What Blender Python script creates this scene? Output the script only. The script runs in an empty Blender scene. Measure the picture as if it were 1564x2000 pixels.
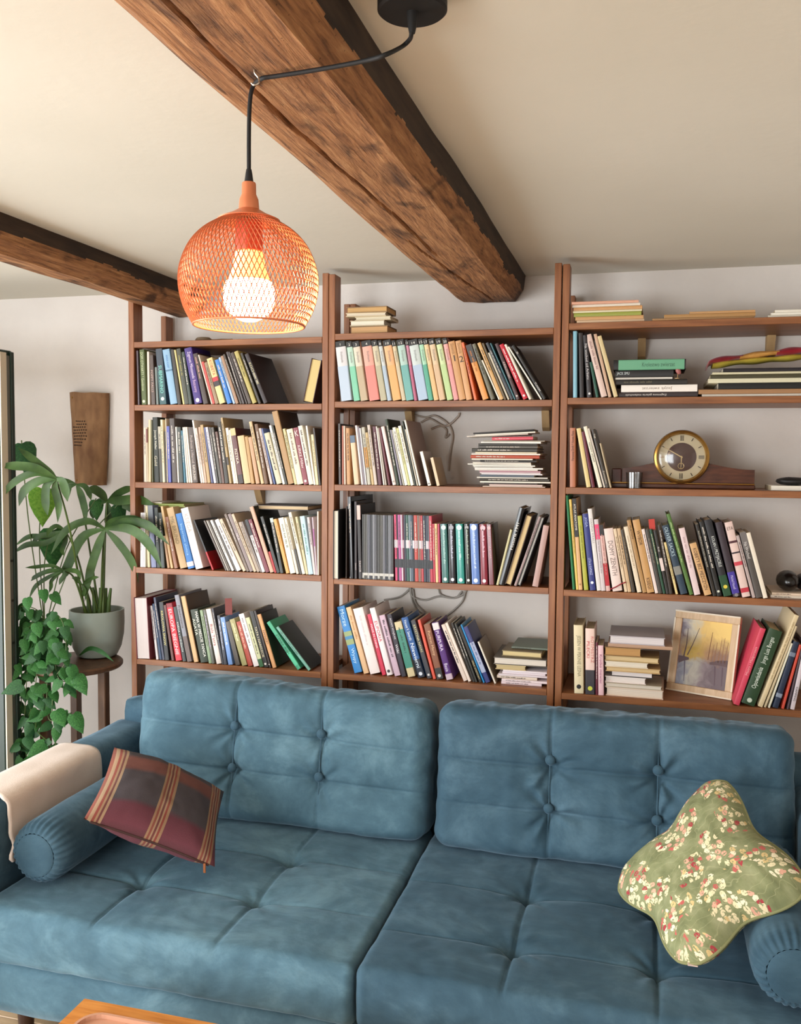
import bpy, bmesh, math, random
import numpy as np
from mathutils import Vector, Matrix
random.seed(7)
S = bpy.context.scene
COL = S.collection

# ---------------------------------------------------------------- camera
F_PX = 1748.2
YAW, PITCH, ROLL = (math.radians(a) for a in (-15.15, -3.49, 0.51))
CAM = np.array([1.931, -3.129, 1.73])
_cy, _sy = math.cos(YAW), math.sin(YAW)
FW = np.array([_sy*math.cos(PITCH), _cy*math.cos(PITCH), math.sin(PITCH)])
_r = np.array([_cy, -_sy, 0.0]); _u = np.cross(_r, FW)
RT = math.cos(ROLL)*_r + math.sin(ROLL)*_u
UP = -math.sin(ROLL)*_r + math.cos(ROLL)*_u
cd = bpy.data.cameras.new('camera'); co = bpy.data.objects.new('camera', cd); COL.objects.link(co)
cd.sensor_fit = 'VERTICAL'; cd.sensor_height = 36.0; cd.lens = F_PX*36.0/2000.0; cd.clip_start = 0.05
co.matrix_world = Matrix(((RT[0], UP[0], -FW[0], CAM[0]), (RT[1], UP[1], -FW[1], CAM[1]), (RT[2], UP[2], -FW[2], CAM[2]), (0, 0, 0, 1)))
S.camera = co

# ---------------------------------------------------------------- light
S.view_settings.view_transform = 'Standard'; S.view_settings.look = 'None'
S.view_settings.gamma = 1.0; S.view_settings.use_curve_mapping = False
S.view_settings.exposure = 0.0
wd = bpy.data.worlds.new('sky'); S.world = wd; wd.use_nodes = True
bg = wd.node_tree.nodes['Background']; bg.inputs[0].default_value = (0.78, 0.88, 1.0, 1); bg.inputs[1].default_value = 1.2

def area(name, loc, size, rot, power, colr):
    l = bpy.data.lights.new(name, 'AREA'); l.shape = 'RECTANGLE'; l.size, l.size_y = size; l.energy = power; l.color = colr
    o = bpy.data.objects.new(name, l); COL.objects.link(o); o.location = loc; o.rotation_euler = rot
    return o
# daylight entering by the glazed opening in the left wall; an added, unseen rear window gives fill
area('daylight_balcony_door', (-1.52, -2.25, 1.15), (2.1, 2.3), (0, math.radians(-90), 0), 128, (0.97, 0.985, 0.99))
area('added_rear_window_fill', (-0.2, -5.22, 1.45), (2.2, 1.5), (math.radians(90), 0, 0), 128, (0.95, 0.985, 1.0))

# ---------------------------------------------------------------- picture measurements -> places in the room
def ray(x, y): return FW + RT*((x-782)/F_PX) + UP*((1000-y)/F_PX)
def at(x, y, Y):
    d = ray(x, y); return CAM + d*((Y-CAM[1])/d[1])
def atz(x, y, Z):
    d = ray(x, y); return CAM + d*((Z-CAM[2])/d[2])
def x_on(x, Y, Z):
    k = (x-782)/F_PX; n = RT-k*FW
    return CAM[0]-((Y-CAM[1])*n[1]+(Z-CAM[2])*n[2])/n[0]

# ---------------------------------------------------------------- materials
def lin(c):
    c = c/255.0
    return c/12.92 if c <= 0.04045 else ((c+0.055)/1.055)**2.4
def rgb(h):
    h = h.strip('#')
    return (lin(int(h[0:2], 16)), lin(int(h[2:4], 16)), lin(int(h[4:6], 16)), 1.0)
MC = {}
def newmat(name):
    m = bpy.data.materials.new(name); m.use_nodes = True
    return m, m.node_tree.nodes, m.node_tree.links, m.node_tree.nodes['Principled BSDF']
def flat(h, rough=0.55, metal=0.0, vary=0.0):
    key = (h, rough, metal, vary)
    if key in MC: return MC[key]
    m, n, l, p = newmat('paint_'+h)
    p.inputs['Base Color'].default_value = tuple(v**1.14 for v in rgb(h)[:3])+(1.0,); p.inputs['Roughness'].default_value = rough; p.inputs['Metallic'].default_value = metal
    if vary:
        tc = n.new('ShaderNodeTexCoord'); no = n.new('ShaderNodeTexNoise'); no.inputs['Scale'].default_value = 35; no.inputs['Detail'].default_value = 3
        mx = n.new('ShaderNodeMix'); mx.data_type = 'RGBA'; mx.blend_type = 'MULTIPLY'
        mp = n.new('ShaderNodeMapRange'); mp.inputs[3].default_value = 1-vary; mp.inputs[4].default_value = 1+vary*0.4
        l.new(tc.outputs['Object'], no.inputs['Vector']); l.new(no.outputs['Fac'], mp.inputs[0])
        mx.inputs[0].default_value = 1.0; mx.inputs[6].default_value = rgb(h); l.new(mp.outputs[0], mx.inputs[7]); l.new(mx.outputs[2], p.inputs['Base Color'])
    MC[key] = m; return m
def ramp(n, stops, interp='LINEAR'):
    r = n.new('ShaderNodeValToRGB'); e = r.color_ramp; e.interpolation = interp
    while len(e.elements) > 1: e.elements.remove(e.elements[-1])
    e.elements[0].position = stops[0][0]; e.elements[0].color = rgb(stops[0][1])
    for p, c in stops[1:]:
        k = e.elements.new(p); k.color = rgb(c)
    return r
def noise_mat(name, stops, scale=(1, 1, 1), nscale=4.0, detail=6.0, rough=0.6, bump=0.0, bscale=None, coords='Object', sheen=0.0, rough2=None, distort=0.0):
    m, n, l, p = newmat(name)
    tc = n.new('ShaderNodeTexCoord'); mp = n.new('ShaderNodeMapping'); mp.inputs['Scale'].default_value = scale
    no = n.new('ShaderNodeTexNoise'); no.inputs['Scale'].default_value = nscale; no.inputs['Detail'].default_value = detail; no.inputs['Distortion'].default_value = distort
    r = ramp(n, stops)
    l.new(tc.outputs[coords], mp.inputs['Vector']); l.new(mp.outputs['Vector'], no.inputs['Vector']); l.new(no.outputs['Fac'], r.inputs[0]); l.new(r.outputs[0], p.inputs['Base Color'])
    p.inputs['Roughness'].default_value = rough
    if sheen:
        p.inputs['Sheen Weight'].default_value = sheen; p.inputs['Sheen Roughness'].default_value = 0.35
    if bump:
        b = n.new('ShaderNodeBump'); b.inputs['Strength'].default_value = bump; b.inputs['Distance'].default_value = 0.004
        if bscale:
            n2 = n.new('ShaderNodeTexNoise'); n2.inputs['Scale'].default_value = bscale; n2.inputs['Detail'].default_value = 4
            l.new(mp.outputs['Vector'], n2.inputs['Vector']); l.new(n2.outputs['Fac'], b.inputs['Height'])
        else: l.new(no.outputs['Fac'], b.inputs['Height'])
        l.new(b.outputs['Normal'], p.inputs['Normal'])
    return m
M_WALL = noise_mat('plaster_wall', [(0.3, 'd4cdc7'), (0.7, 'e0dad4')], nscale=3, rough=0.9, bump=0.5, bscale=30)
M_CEIL = noise_mat('plaster_ceiling', [(0.3, 'd6d2c4'), (0.7, 'dedacd')], nscale=1.5, rough=0.95, bump=0.12, bscale=40)
M_SHELF = noise_mat('shelf_wood', [(0.25, '6c3f22'), (0.5, '85522e'), (0.75, '9a653c')], scale=(1.2, 14, 14), nscale=5, rough=0.42, bump=0.05)
M_UPRT = noise_mat('upright_wood', [(0.25, '6e4024'), (0.5, '875330'), (0.75, '9c6840')], scale=(16, 16, 1.0), nscale=5, rough=0.42, bump=0.05)
M_PALE = noise_mat('bracket_wood', [(0.3, 'a5845a'), (0.7, 'bb9a6c')], scale=(8, 8, 1), rough=0.7)
M_TABLE = noise_mat('table_oak', [(0.25, 'b06a2c'), (0.5, 'c9823c'), (0.75, 'd8954c')], scale=(2, 22, 22), nscale=4, rough=0.35, bump=0.04)
M_FLOOR = noise_mat('floor_oak', [(0.25, 'a88a68'), (0.75, 'c0a27e')], scale=(2, 14, 14), nscale=4, rough=0.4)
M_DARKWOOD = noise_mat('stool_wood', [(0.25, '4a3220'), (0.75, '6d4c33')], scale=(10, 10, 2), nscale=5, rough=0.45)
M_CLOCK = noise_mat('clock_walnut', [(0.25, '32170e'), (0.5, '4c2616'), (0.75, '60341f')], scale=(3, 20, 20), nscale=5, rough=0.3)

def velvet(name, a, b, c, seed):
    m, n, l, p = newmat(name)
    tc = n.new('ShaderNodeTexCoord'); mp = n.new('ShaderNodeMapping'); mp.inputs['Location'].default_value = (seed, seed*2, 0); mp.inputs['Scale'].default_value = (1.0, 1.6, 1.3)
    n1 = n.new('ShaderNodeTexNoise'); n1.inputs['Scale'].default_value = 4.2; n1.inputs['Detail'].default_value = 9; n1.inputs['Distortion'].default_value = 0.35; n1.inputs['Roughness'].default_value = 0.68
    n2 = n.new('ShaderNodeTexNoise'); n2.inputs['Scale'].default_value = 260; n2.inputs['Detail'].default_value = 2
    r = ramp(n, [(0.32, a), (0.5, b), (0.68, c)])
    l.new(tc.outputs['Object'], mp.inputs['Vector']); l.new(mp.outputs[0], n1.inputs['Vector']); l.new(mp.outputs[0], n2.inputs['Vector'])
    l.new(n1.outputs['Fac'], r.inputs[0]); l.new(r.outputs[0], p.inputs['Base Color'])
    p.inputs['Roughness'].default_value = 0.8; p.inputs['Sheen Weight'].default_value = 0.5; p.inputs['Sheen Roughness'].default_value = 0.35
    p.inputs['Sheen Tint'].default_value = rgb('a9c4d8'); p.inputs['Specular IOR Level'].default_value = 0.2
    b1 = n.new('ShaderNodeBump'); b1.inputs['Strength'].default_value = 0.12; b1.inputs['Distance'].default_value = 0.002
    l.new(n2.outputs['Fac'], b1.inputs['Height']); l.new(b1.outputs['Normal'], p.inputs['Normal'])
    return m
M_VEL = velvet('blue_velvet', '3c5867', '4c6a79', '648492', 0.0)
M_VEL_SHADED = velvet('blue_velvet_shaded', '304a5a', '3f5a6a', '547080', 3.7)  # darker copy of the velvet: shade away from the window painted in

def beam_mat(name):
    m, n, l, p = newmat(name)
    tc = n.new('ShaderNodeTexCoord'); mp = n.new('ShaderNodeMapping'); mp.inputs['Scale'].default_value = (26, 1.9, 26)
    n1 = n.new('ShaderNodeTexNoise'); n1.inputs['Scale'].default_value = 4; n1.inputs['Detail'].default_value = 9; n1.inputs['Distortion'].default_value = 0.4; n1.inputs['Roughness'].default_value = 0.65
    r1 = ramp(n, [(0.32, '5f3f26'), (0.43, '8d5f3b'), (0.56, 'ab784c'), (0.72, 'c39668')])
    mp2 = n.new('ShaderNodeMapping'); mp2.inputs['Scale'].default_value = (5, 2.2, 5)
    n2 = n.new('ShaderNodeTexNoise'); n2.inputs['Scale'].default_value = 2.3; n2.inputs['Detail'].default_value = 5; n2.inputs['Distortion'].default_value = 0.6
    r2 = ramp(n, [(0.34, '6d6258'), (0.46, 'ffffff')])
    mx = n.new('ShaderNodeMix'); mx.data_type = 'RGBA'; mx.blend_type = 'MULTIPLY'; mx.inputs[0].default_value = 0.85
    vo = n.new('ShaderNodeTexVoronoi'); vo.inputs['Scale'].default_value = 60
    rv = ramp(n, [(0.06, '3a2414'), (0.12, 'ffffff')])
    mx2 = n.new('ShaderNodeMix'); mx2.data_type = 'RGBA'; mx2.blend_type = 'MULTIPLY'; mx2.inputs[0].default_value = 0.6
    l.new(tc.outputs['Object'], mp.inputs[0]); l.new(tc.outputs['Object'], mp2.inputs[0]); l.new(tc.outputs['Object'], vo.inputs['Vector'])
    l.new(mp.outputs[0], n1.inputs['Vector']); l.new(n1.outputs['Fac'], r1.inputs[0]); l.new(mp2.outputs[0], n2.inputs['Vector']); l.new(n2.outputs['Fac'], r2.inputs[0])
    l.new(r1.outputs[0], mx.inputs[6]); l.new(r2.outputs[0], mx.inputs[7]); l.new(vo.outputs['Distance'], rv.inputs[0])
    l.new(mx.outputs[2], mx2.inputs[6]); l.new(rv.outputs[0], mx2.inputs[7]); l.new(mx2.outputs[2], p.inputs['Base Color'])
    p.inputs['Roughness'].default_value = 0.8
    b = n.new('ShaderNodeBump'); b.inputs['Strength'].default_value = 0.7; b.inputs['Distance'].default_value = 0.01
    l.new(n1.outputs['Fac'], b.inputs['Height']); l.new(b.outputs['Normal'], p.inputs['Normal'])
    return m
M_BEAM = beam_mat('old_beam_wood')
M_BEAM_DARK = noise_mat('dark_beam_wood', [(0.3, '2a2019'), (0.7, '443427')], scale=(12, 1.5, 12), nscale=4, rough=0.9, bump=0.5)

# ---------------------------------------------------------------- mesh helpers
def mesh(name, vs, fs, sharp=None):
    me = bpy.data.meshes.new(name); me.from_pydata([tuple(map(float, v)) for v in vs], [], fs); me.update()
    if sharp is not None:
        me.polygons.foreach_set('use_smooth', [True]*len(me.polygons)); me.set_sharp_from_angle(angle=math.radians(sharp))
    return me
def link(name, me, m=None, parent=None, loc=(0, 0, 0), rot=(0, 0, 0)):
    o = bpy.data.objects.new(name, me); COL.objects.link(o)
    if m is not None and me is not None and not me.materials: me.materials.append(m)
    if parent is not None: o.parent = parent
    o.location = loc; o.rotation_euler = rot
    return o
def tag(o, label, cat, group=None):
    o['label'] = label; o['category'] = cat
    if group: o['group'] = group
    return o
def thing(name, label, cat, loc=(0, 0, 0), rot=(0, 0, 0), group=None):
    o = bpy.data.objects.new(name, None); COL.objects.link(o); o.location = loc; o.rotation_euler = rot; o.empty_display_size = 0.05
    return tag(o, label, cat, group)
def struct(o, label=None, cat=None):
    o['kind'] = 'structure'
    if label: o['label'] = label
    if cat: o['category'] = cat
    return o
class MB:
    def __init__(s): s.v = []; s.f = []
    def add(s, vs, fs):
        k = len(s.v); s.v += [tuple(v) for v in vs]; s.f += [tuple(i+k for i in f) for f in fs]; return s
    def box(s, a, b):
        (x0, y0, z0), (x1, y1, z1) = a, b
        return s.add([(x0, y0, z0), (x1, y0, z0), (x1, y1, z0), (x0, y1, z0), (x0, y0, z1), (x1, y0, z1), (x1, y1, z1), (x0, y1, z1)],
                     [(0, 3, 2, 1), (4, 5, 6, 7), (0, 1, 5, 4), (1, 2, 6, 5), (2, 3, 7, 6), (3, 0, 4, 7)])
    def bbox(s, a, b, r=0.002):
        # box with chamfered edges
        lo = np.array(a, float); hi = np.array(b, float); c = (lo+hi)/2; h = (hi-lo)/2; r = min(r, *(h*0.45))
        bm = bmesh.new(); bmesh.ops.create_cube(bm, size=2)
        for v in bm.verts: v.co = Vector(c+np.array(v.co)*h)
        bmesh.ops.bevel(bm, geom=bm.edges[:], offset=r, segments=1, affect='EDGES')
        bm.verts.index_update(); s.add([v.co[:] for v in bm.verts], [[v.index for v in f.verts] for f in bm.faces]); bm.free(); return s
    def tube(s, pts, rad, n=6, caps=True):
        pts = [Vector(p) for p in pts]; k = len(s.v); rr = rad if hasattr(rad, '__len__') else [rad]*len(pts)
        t0 = (pts[1]-pts[0]).normalized(); a = t0.orthogonal().normalized()
        for i, p in enumerate(pts):
            t = (pts[min(i+1, len(pts)-1)]-pts[max(i-1, 0)]).normalized()
            a = (a-t*a.dot(t)).normalized(); b = t.cross(a)
            for j in range(n):
                q = 2*math.pi*j/n; s.v.append(tuple(p+(a*math.cos(q)+b*math.sin(q))*rr[i]))
        for i in range(len(pts)-1):
            for j in range(n):
                s.f.append((k+i*n+j, k+i*n+(j+1) % n, k+(i+1)*n+(j+1) % n, k+(i+1)*n+j))
        if caps:
            s.f.append(tuple(k+j for j in range(n))[::-1]); s.f.append(tuple(k+(len(pts)-1)*n+j for j in range(n)))
        return s
    def lathe(s, prof, n=40, c=(0, 0, 0), cap0=False, cap1=False):
        k = len(s.v)
        for r, z in prof:
            for j in range(n):
                q = 2*math.pi*j/n; s.v.append((c[0]+r*math.cos(q), c[1]+r*math.sin(q), c[2]+z))
        for i in range(len(prof)-1):
            for j in range(n): s.f.append((k+i*n+j, k+i*n+(j+1) % n, k+(i+1)*n+(j+1) % n, k+(i+1)*n+j))
        if cap0: s.f.append(tuple(k+j for j in range(n))[::-1])
        if cap1: s.f.append(tuple(k+(len(prof)-1)*n+j for j in range(n)))
        return s
    def prism(s, poly, axis, a, b):
        # poly: 2-D outline extruded along an axis from a to b
        k = len(s.v); n = len(poly)
        for t in (a, b):
            for p in poly:
                s.v.append({'x': (t, p[0], p[1]), 'y': (p[0], t, p[1]), 'z': (p[0], p[1], t)}[axis])
        for i in range(n): s.f.append((k+i, k+(i+1) % n, k+n+(i+1) % n, k+n+i))
        s.f.append(tuple(k+i for i in range(n))[::-1]); s.f.append(tuple(k+n+i for i in range(n)))
        return s
    def build(s, name, m, parent=None, sharp=None, loc=(0, 0, 0), rot=(0, 0, 0), fix=True):
        me = mesh(name, s.v, s.f)
        if fix:
            bm = bmesh.new(); bm.from_mesh(me); bmesh.ops.recalc_face_normals(bm, faces=bm.faces); bm.to_mesh(me); bm.free()
        if sharp is not None:
            me.polygons.foreach_set('use_smooth', [True]*len(me.polygons)); me.set_sharp_from_angle(angle=math.radians(sharp))
        return link(name, me, m, parent, loc, rot)
def spline(pts, n=8):
    P = [np.array(p, float) for p in pts]; P = [2*P[0]-P[1]]+P+[2*P[-1]-P[-2]]; out = []
    for i in range(1, len(P)-2):
        for k in range(n):
            t = k/n; a, b, c, d = P[i-1:i+3]
            out.append(0.5*((2*b)+(c-a)*t+(2*a-5*b+4*c-d)*t*t+(3*b-a-3*c+d)*t**3))
    out.append(P[-2]); return out
def text_mesh(body, name='lettering'):
    cu = bpy.data.curves.new('lettering', 'FONT'); cu.body = body; cu.resolution_u = 2; cu.align_x = 'LEFT'
    ob = bpy.data.objects.new('lettering', cu)
    me = bpy.data.meshes.new_from_object(ob)
    vs = np.array([v.co[:] for v in me.vertices]).reshape(-1, 3); fs = [tuple(p.vertices) for p in me.polygons]
    bpy.data.objects.remove(ob); bpy.data.curves.remove(cu); bpy.data.meshes.remove(me)
    return vs, fs
def place_text(body, origin, xdir, ydir, length, height, m, parent, name='lettering', keep=True):
    """flat print: text centred on origin, running along xdir"""
    vs, fs = text_mesh(body)
    if len(vs) == 0: return None
    lo = vs.min(0); hi = vs.max(0); w = hi[0]-lo[0]; h = max(hi[1]-lo[1], 1e-6)
    sx = length/w; sy = height/h
    if keep: k = min(sx, sy*1.25); sx = k; sy = min(sy, k*1.5)
    q = (vs-(lo+hi)/2); o = np.array(origin); X = np.array(xdir); Y = np.array(ydir)
    pts = o+np.outer(q[:, 0]*sx, X)+np.outer(q[:, 1]*sy, Y)
    return link(name, mesh(name, pts, fs), m, parent)
# ---------------------------------------------------------------- the room
from mathutils import noise as mnoise
WALL_Y, CEIL_Z = 0.32, 2.42
XL, XR, YB = -1.5, 3.9, -5.2
struct(MB().box((XL-0.1, WALL_Y, -0.1), (XR+0.1, WALL_Y+0.12, CEIL_Z+0.1)).build('wall_back', M_WALL), 'white plastered wall behind the bookcases', 'wall')
struct(MB().box((XR, YB, -0.1), (XR+0.12, WALL_Y, CEIL_Z+0.1)).build('wall_right', M_WALL), 'white plastered wall on the right side', 'wall')
wl = MB()   # left wall with the balcony-door opening
wl.box((XL-0.12, -1.1, -0.1), (XL, WALL_Y, CEIL_Z+0.1)); wl.box((XL-0.12, YB, -0.1), (XL, -3.4, CEIL_Z+0.1)); wl.box((XL-0.12, -3.4, 2.2), (XL, -1.1, CEIL_Z+0.1))
struct(wl.build('wall_left', M_WALL), 'white plastered wall on the left with a balcony door opening', 'wall')
wr = MB()  # rear wall; its window opening is added to let in fill light
wr.box((XL-0.1, YB-0.12, -0.1), (-1.35, YB, CEIL_Z+0.1)); wr.box((0.95, YB-0.12, -0.1), (XR+0.1, YB, CEIL_Z+0.1)); wr.box((-1.35, YB-0.12, -0.1), (0.95, YB, 0.65)); wr.box((-1.35, YB-0.12, 2.25), (0.95, YB, CEIL_Z+0.1))
struct(wr.build('wall_rear', M_WALL), 'white plastered wall with an added window opening behind the viewer', 'wall')
struct(MB().box((XL-0.1, YB-0.1, CEIL_Z), (XR+0.1, WALL_Y+0.1, CEIL_Z+0.12)).build('ceiling', M_CEIL), 'flat off-white plaster ceiling', 'ceiling')
fl = struct(MB().box((XL-0.1, YB-0.1, -0.12), (XR+0.1, WALL_Y+0.1, -0.02)).build('floor', M_FLOOR), 'light oak plank floor', 'floor')
pm = [MB().bbox((0, 0, -0.02), (1.2, 0.118, 0.0), 0.002)]
pme = mesh('plank', pm[0].v, pm[0].f); pme.materials.append(M_FLOOR)
for i in range(46):
    for j in range(6):
        if -3.2 < -5.2+i*0.12 < 0.3:
            x0 = -2.0+(i % 3)*0.4+j*1.203
            if x0 > XL-0.7 and x0 < 2.7: link('plank', pme, None, fl, (x0, -5.2+i*0.12, 0))

# ---------------------------------------------------------------- ceiling beams
def beam(name, prof, y0, y1, label, rough, crack=None, seed=0, dark_z=None):
    """rough-hewn beam: outline in X-Z swept along Y, uneven surface, drying cracks"""
    P = []
    for i in range(len(prof)-1):
        a = np.array(prof[i]); b = np.array(prof[i+1]); k = max(2, int(np.linalg.norm(b-a)/0.0045))
        P += [a+(b-a)*t/k for t in range(k)]
    P.append(np.array(prof[-1])); n = len(P); ys = np.arange(y0, y1+1e-6, 0.014); vs = []
    for y in ys:
        for p in P:
            v = Vector((p[0]*3+seed, y*1.3, p[1]*3)); w = Vector((p[0]*22+seed, y*5, p[1]*22))
            dx = rough*mnoise.noise(v)*1.4+rough*0.35*mnoise.noise(w); dz = rough*mnoise.noise(v+Vector((9, 3, 1)))+rough*0.4*mnoise.noise(w+Vector((4, 4, 4)))
            z = p[1]+(dz if p[1] < CEIL_Z-0.004 else 0); x = p[0]+dx
            if crack and p[1] < CEIL_Z-0.06:
                for (ca, cb, cy0, cy1) in crack:
                    if cy0 < y < cy1:
                        t = (y-cy0)/(cy1-cy0); xc = ca+(cb-ca)*t+0.006*mnoise.noise(Vector((y*6, ca*9, 0)))
                        z += 0.012*math.exp(-((x-xc)/0.0028)**2)*min(1, 12*t*(1-t))
            vs.append((x, y, z))
    fs = [(i*n+j, i*n+j+1, (i+1)*n+j+1, (i+1)*n+j) for i in range(len(ys)-1) for j in range(n-1)]
    fs.append(tuple(range(n))); fs.append(tuple((len(ys)-1)*n+j for j in range(n))[::-1])
    me = mesh(name, vs, fs, 24); me.materials.append(M_BEAM); me.materials.append(M_BEAM_DARK)
    for q in me.polygons:   # darker strip on the right face, under the ceiling
        if dark_z and q.center.x > 0.5*(prof[0][0]+prof[-1][0]) and abs(q.normal.x) > 0.3 and q.center.z > dark_z+0.012*mnoise.noise(Vector((q.center.y*4+seed, 0, 0)))+0.006*mnoise.noise(Vector((q.center.y*17+seed, 0, 0))): q.material_index = 1
    o = link(name, me); return tag(o, label, 'beam', 'old ceiling beams')
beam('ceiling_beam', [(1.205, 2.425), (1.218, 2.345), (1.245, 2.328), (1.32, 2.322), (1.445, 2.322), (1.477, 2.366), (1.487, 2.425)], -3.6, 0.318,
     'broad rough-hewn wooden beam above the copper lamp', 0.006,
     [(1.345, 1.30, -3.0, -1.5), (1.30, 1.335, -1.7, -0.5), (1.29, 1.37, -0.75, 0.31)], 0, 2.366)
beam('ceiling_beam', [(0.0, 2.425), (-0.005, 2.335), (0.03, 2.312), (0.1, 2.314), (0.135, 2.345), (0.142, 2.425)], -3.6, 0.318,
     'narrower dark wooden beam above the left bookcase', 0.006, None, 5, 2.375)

# ---------------------------------------------------------------- open balcony door at the left edge
M_GRN = flat('24382f', 0.4); M_PVC = flat('d8cdb8', 0.45); M_STEEL = flat('8d9089', 0.35, 0.8)
dr = bpy.data.objects.new('door_1', None); COL.objects.link(dr); struct(dr, 'open glazed balcony door, seen edge-on at left', 'door')
ex = at(22, 900, -0.276)[0]; zt = at(15, 683, -0.3)[2]
MB().bbox((ex-0.085, -0.335, 0.03), (ex-0.001, -0.26, zt), 0.004).build('stile', M_GRN, dr)
MB().bbox((-1.47, -0.335, 0.03), (-1.39, -0.26, zt), 0.004).build('stile', M_GRN, dr)
MB().bbox((-1.39, -0.335, zt-0.09), (ex-0.085, -0.26, zt), 0.004).build('rail', M_GRN, dr)
MB().bbox((-1.39, -0.335, 0.03), (ex-0.085, -0.26, 0.14), 0.004).build('rail', M_GRN, dr)
MB().box((ex-0.001, -0.331, 0.04), (ex+0.004, -0.298, zt-0.01)).build('edge_profile', M_PVC, dr)
st = MB().box((ex-0.001, -0.297, 0.05), (ex+0.003, -0.279, zt-0.02)).build('lock_strip', M_STEEL, dr)
for z in (1.02, 1.18, 1.33, 0.88, 1.6): MB().tube([(ex+0.003, -0.288, z), (ex+0.006, -0.288, z)], 0.005, 10).build('screw', flat('55564f', 0.4, 0.8), st)
MB().bbox((ex-0.001, -0.278, 0.04), (ex+0.008, -0.26, zt-0.005), 0.003).build('gasket', M_GRN, dr)
gm, n_, l_, p_ = newmat('door_glass')
tr = n_.new('ShaderNodeBsdfTransparent'); gl = n_.new('ShaderNodeBsdfGlossy'); gl.inputs['Roughness'].default_value = 0.12; gl.inputs['Color'].default_value = (0.22, 0.22, 0.22, 1); mxs = n_.new('ShaderNodeMixShader'); fr = n_.new('ShaderNodeFresnel'); fr.inputs[0].default_value = 1.45
mxs.inputs[0].default_value = 0.28; l_.new(tr.outputs[0], mxs.inputs[1]); l_.new(gl.outputs[0], mxs.inputs[2]); l_.new(mxs.outputs[0], n_['Material Output'].inputs[0])
M_GLASS = gm
MB().box((-1.39, -0.305, 0.14), (ex-0.085, -0.295, zt-0.09)).build('pane', M_GLASS, dr)

# ---------------------------------------------------------------- bookcases: three ladder-framed units
BAY = [(0.0, 0.780), (0.829, 1.622), (1.673, 2.570)]
SHZ = [[2.170, 1.926, 1.624, 1.287, 0.921], [2.179, 1.933, 1.628, 1.280, 0.921], [2.192, 1.939, 1.632, 1.277, 0.913]]
BN = ['left', 'middle', 'right']
PW = 0.0235
TOPF = [(2.40, 2.40), (2.395, 2.397), (2.392, 2.392)]
for b, (x0, x1) in enumerate(BAY):
    bc = thing('bookcase', ['reddish brown wooden bookcase under the narrow dark beam, left of three', 'reddish brown wooden bookcase in the middle, holding pastel volumes', 'reddish brown wooden bookcase at right, holding the mantel clock'][b], 'bookcase', (x0, 0, 0), group='wooden ladder bookcases')
    w = x1-x0
    for s, xa in enumerate((-PW, w)):
        zt_f = TOPF[b][s]
        if b == 0 and s == 0: zt_f = 2.40
        MB().bbox((xa, 0, 0), (xa+PW, 0.066, zt_f), 0.0015).build('upright', M_UPRT, bc)
        zr = at(327, 617, 0.245)[2] if b == 0 and s == 0 else at(675, 594, 0.245)[2]
        MB().bbox((xa, 0.245, 0), (xa+PW, 0.305, zr), 0.0015).build('upright', M_UPRT, bc)
    for z in SHZ[b]:
        MB().bbox((0.0005, -0.001, z-0.0225), (w-0.0005, 0.30, z), 0.0012).build('shelf_board', M_SHELF, bc)
    def bracket(px, shelf):
        z = SHZ[b][shelf]-0.023; X = at(px, 800, 0.29)[0]-x0
        MB().prism([(0.262, z), (0.318, z), (0.318, z-0.075), (0.296, z-0.062)], 'x', X-0.014, X+0.014).build('bracket', M_PALE, bc)
    for px, s in ([(506, 2)], [(800, 1), (1066, 1)], [(1250, 0), (1500, 0)])[b]: bracket(px, s)
# ---------------------------------------------------------------- books
NAMED = [('black', 25, 23, 23), ('charcoal', 62, 60, 58), ('grey', 120, 118, 115), ('light grey', 178, 174, 168), ('white', 230, 224, 218), ('cream', 222, 205, 165), ('beige', 205, 185, 160), ('tan', 195, 155, 108), ('brown', 125, 92, 68), ('dark brown', 75, 58, 48),
         ('maroon', 110, 35, 50), ('red', 190, 40, 50), ('brick red', 180, 80, 62), ('orange', 220, 140, 80), ('pink', 212, 150, 150), ('hot pink', 215, 75, 120), ('yellow', 215, 190, 100), ('olive', 100, 105, 60), ('khaki', 172, 162, 110), ('lime green', 175, 178, 70),
         ('dark green', 45, 75, 50), ('green', 80, 165, 130), ('mint green', 170, 205, 180), ('teal', 60, 125, 125), ('navy blue', 42, 55, 90), ('blue', 65, 125, 190), ('light blue', 150, 185, 205), ('steel blue', 100, 115, 150), ('purple', 80, 50, 120), ('mauve', 190, 165, 180)]
def cname(h):
    r, g, b = int(h[0:2], 16), int(h[2:4], 16), int(h[4:6], 16)
    return min(NAMED, key=lambda n: (n[1]-r)**2*1.2+(n[2]-g)**2*1.6+(n[3]-b)**2)[0]
ORD = ['', 'first', 'second', 'third', 'fourth', 'fifth', 'sixth', 'seventh', 'eighth', 'ninth', 'tenth', 'eleventh', 'twelfth', 'thirteenth', 'fourteenth', 'fifteenth', 'sixteenth', 'seventeenth', 'eighteenth', 'nineteenth', 'twentieth']
def ordinal(i):
    if i <= 20: return ORD[i]
    if i % 10 == 0: return {30: 'thirtieth', 40: 'fortieth', 50: 'fiftieth'}[i]
    return {2: 'twenty-', 3: 'thirty-', 4: 'forty-', 5: 'fifty-'}[i//10]+ORD[i % 10]
def contrast(h):
    r, g, b = int(h[0:2], 16), int(h[2:4], 16), int(h[4:6], 16); L = 0.3*r+0.59*g+0.11*b
    return 'd8cfc4' if L < 120 else '5a4c48'
def profile(t, d, c, r):
    k = min(r, t*0.45)
    return [(0, d), (0, k), (k*0.3, k*0.3), (k, 0), (t-k, 0), (t-k*0.3, k*0.3), (t, k), (t, d)], [(t-c, d), (t-c, c+0.0004), (c, c+0.0004), (c, d)]
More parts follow.
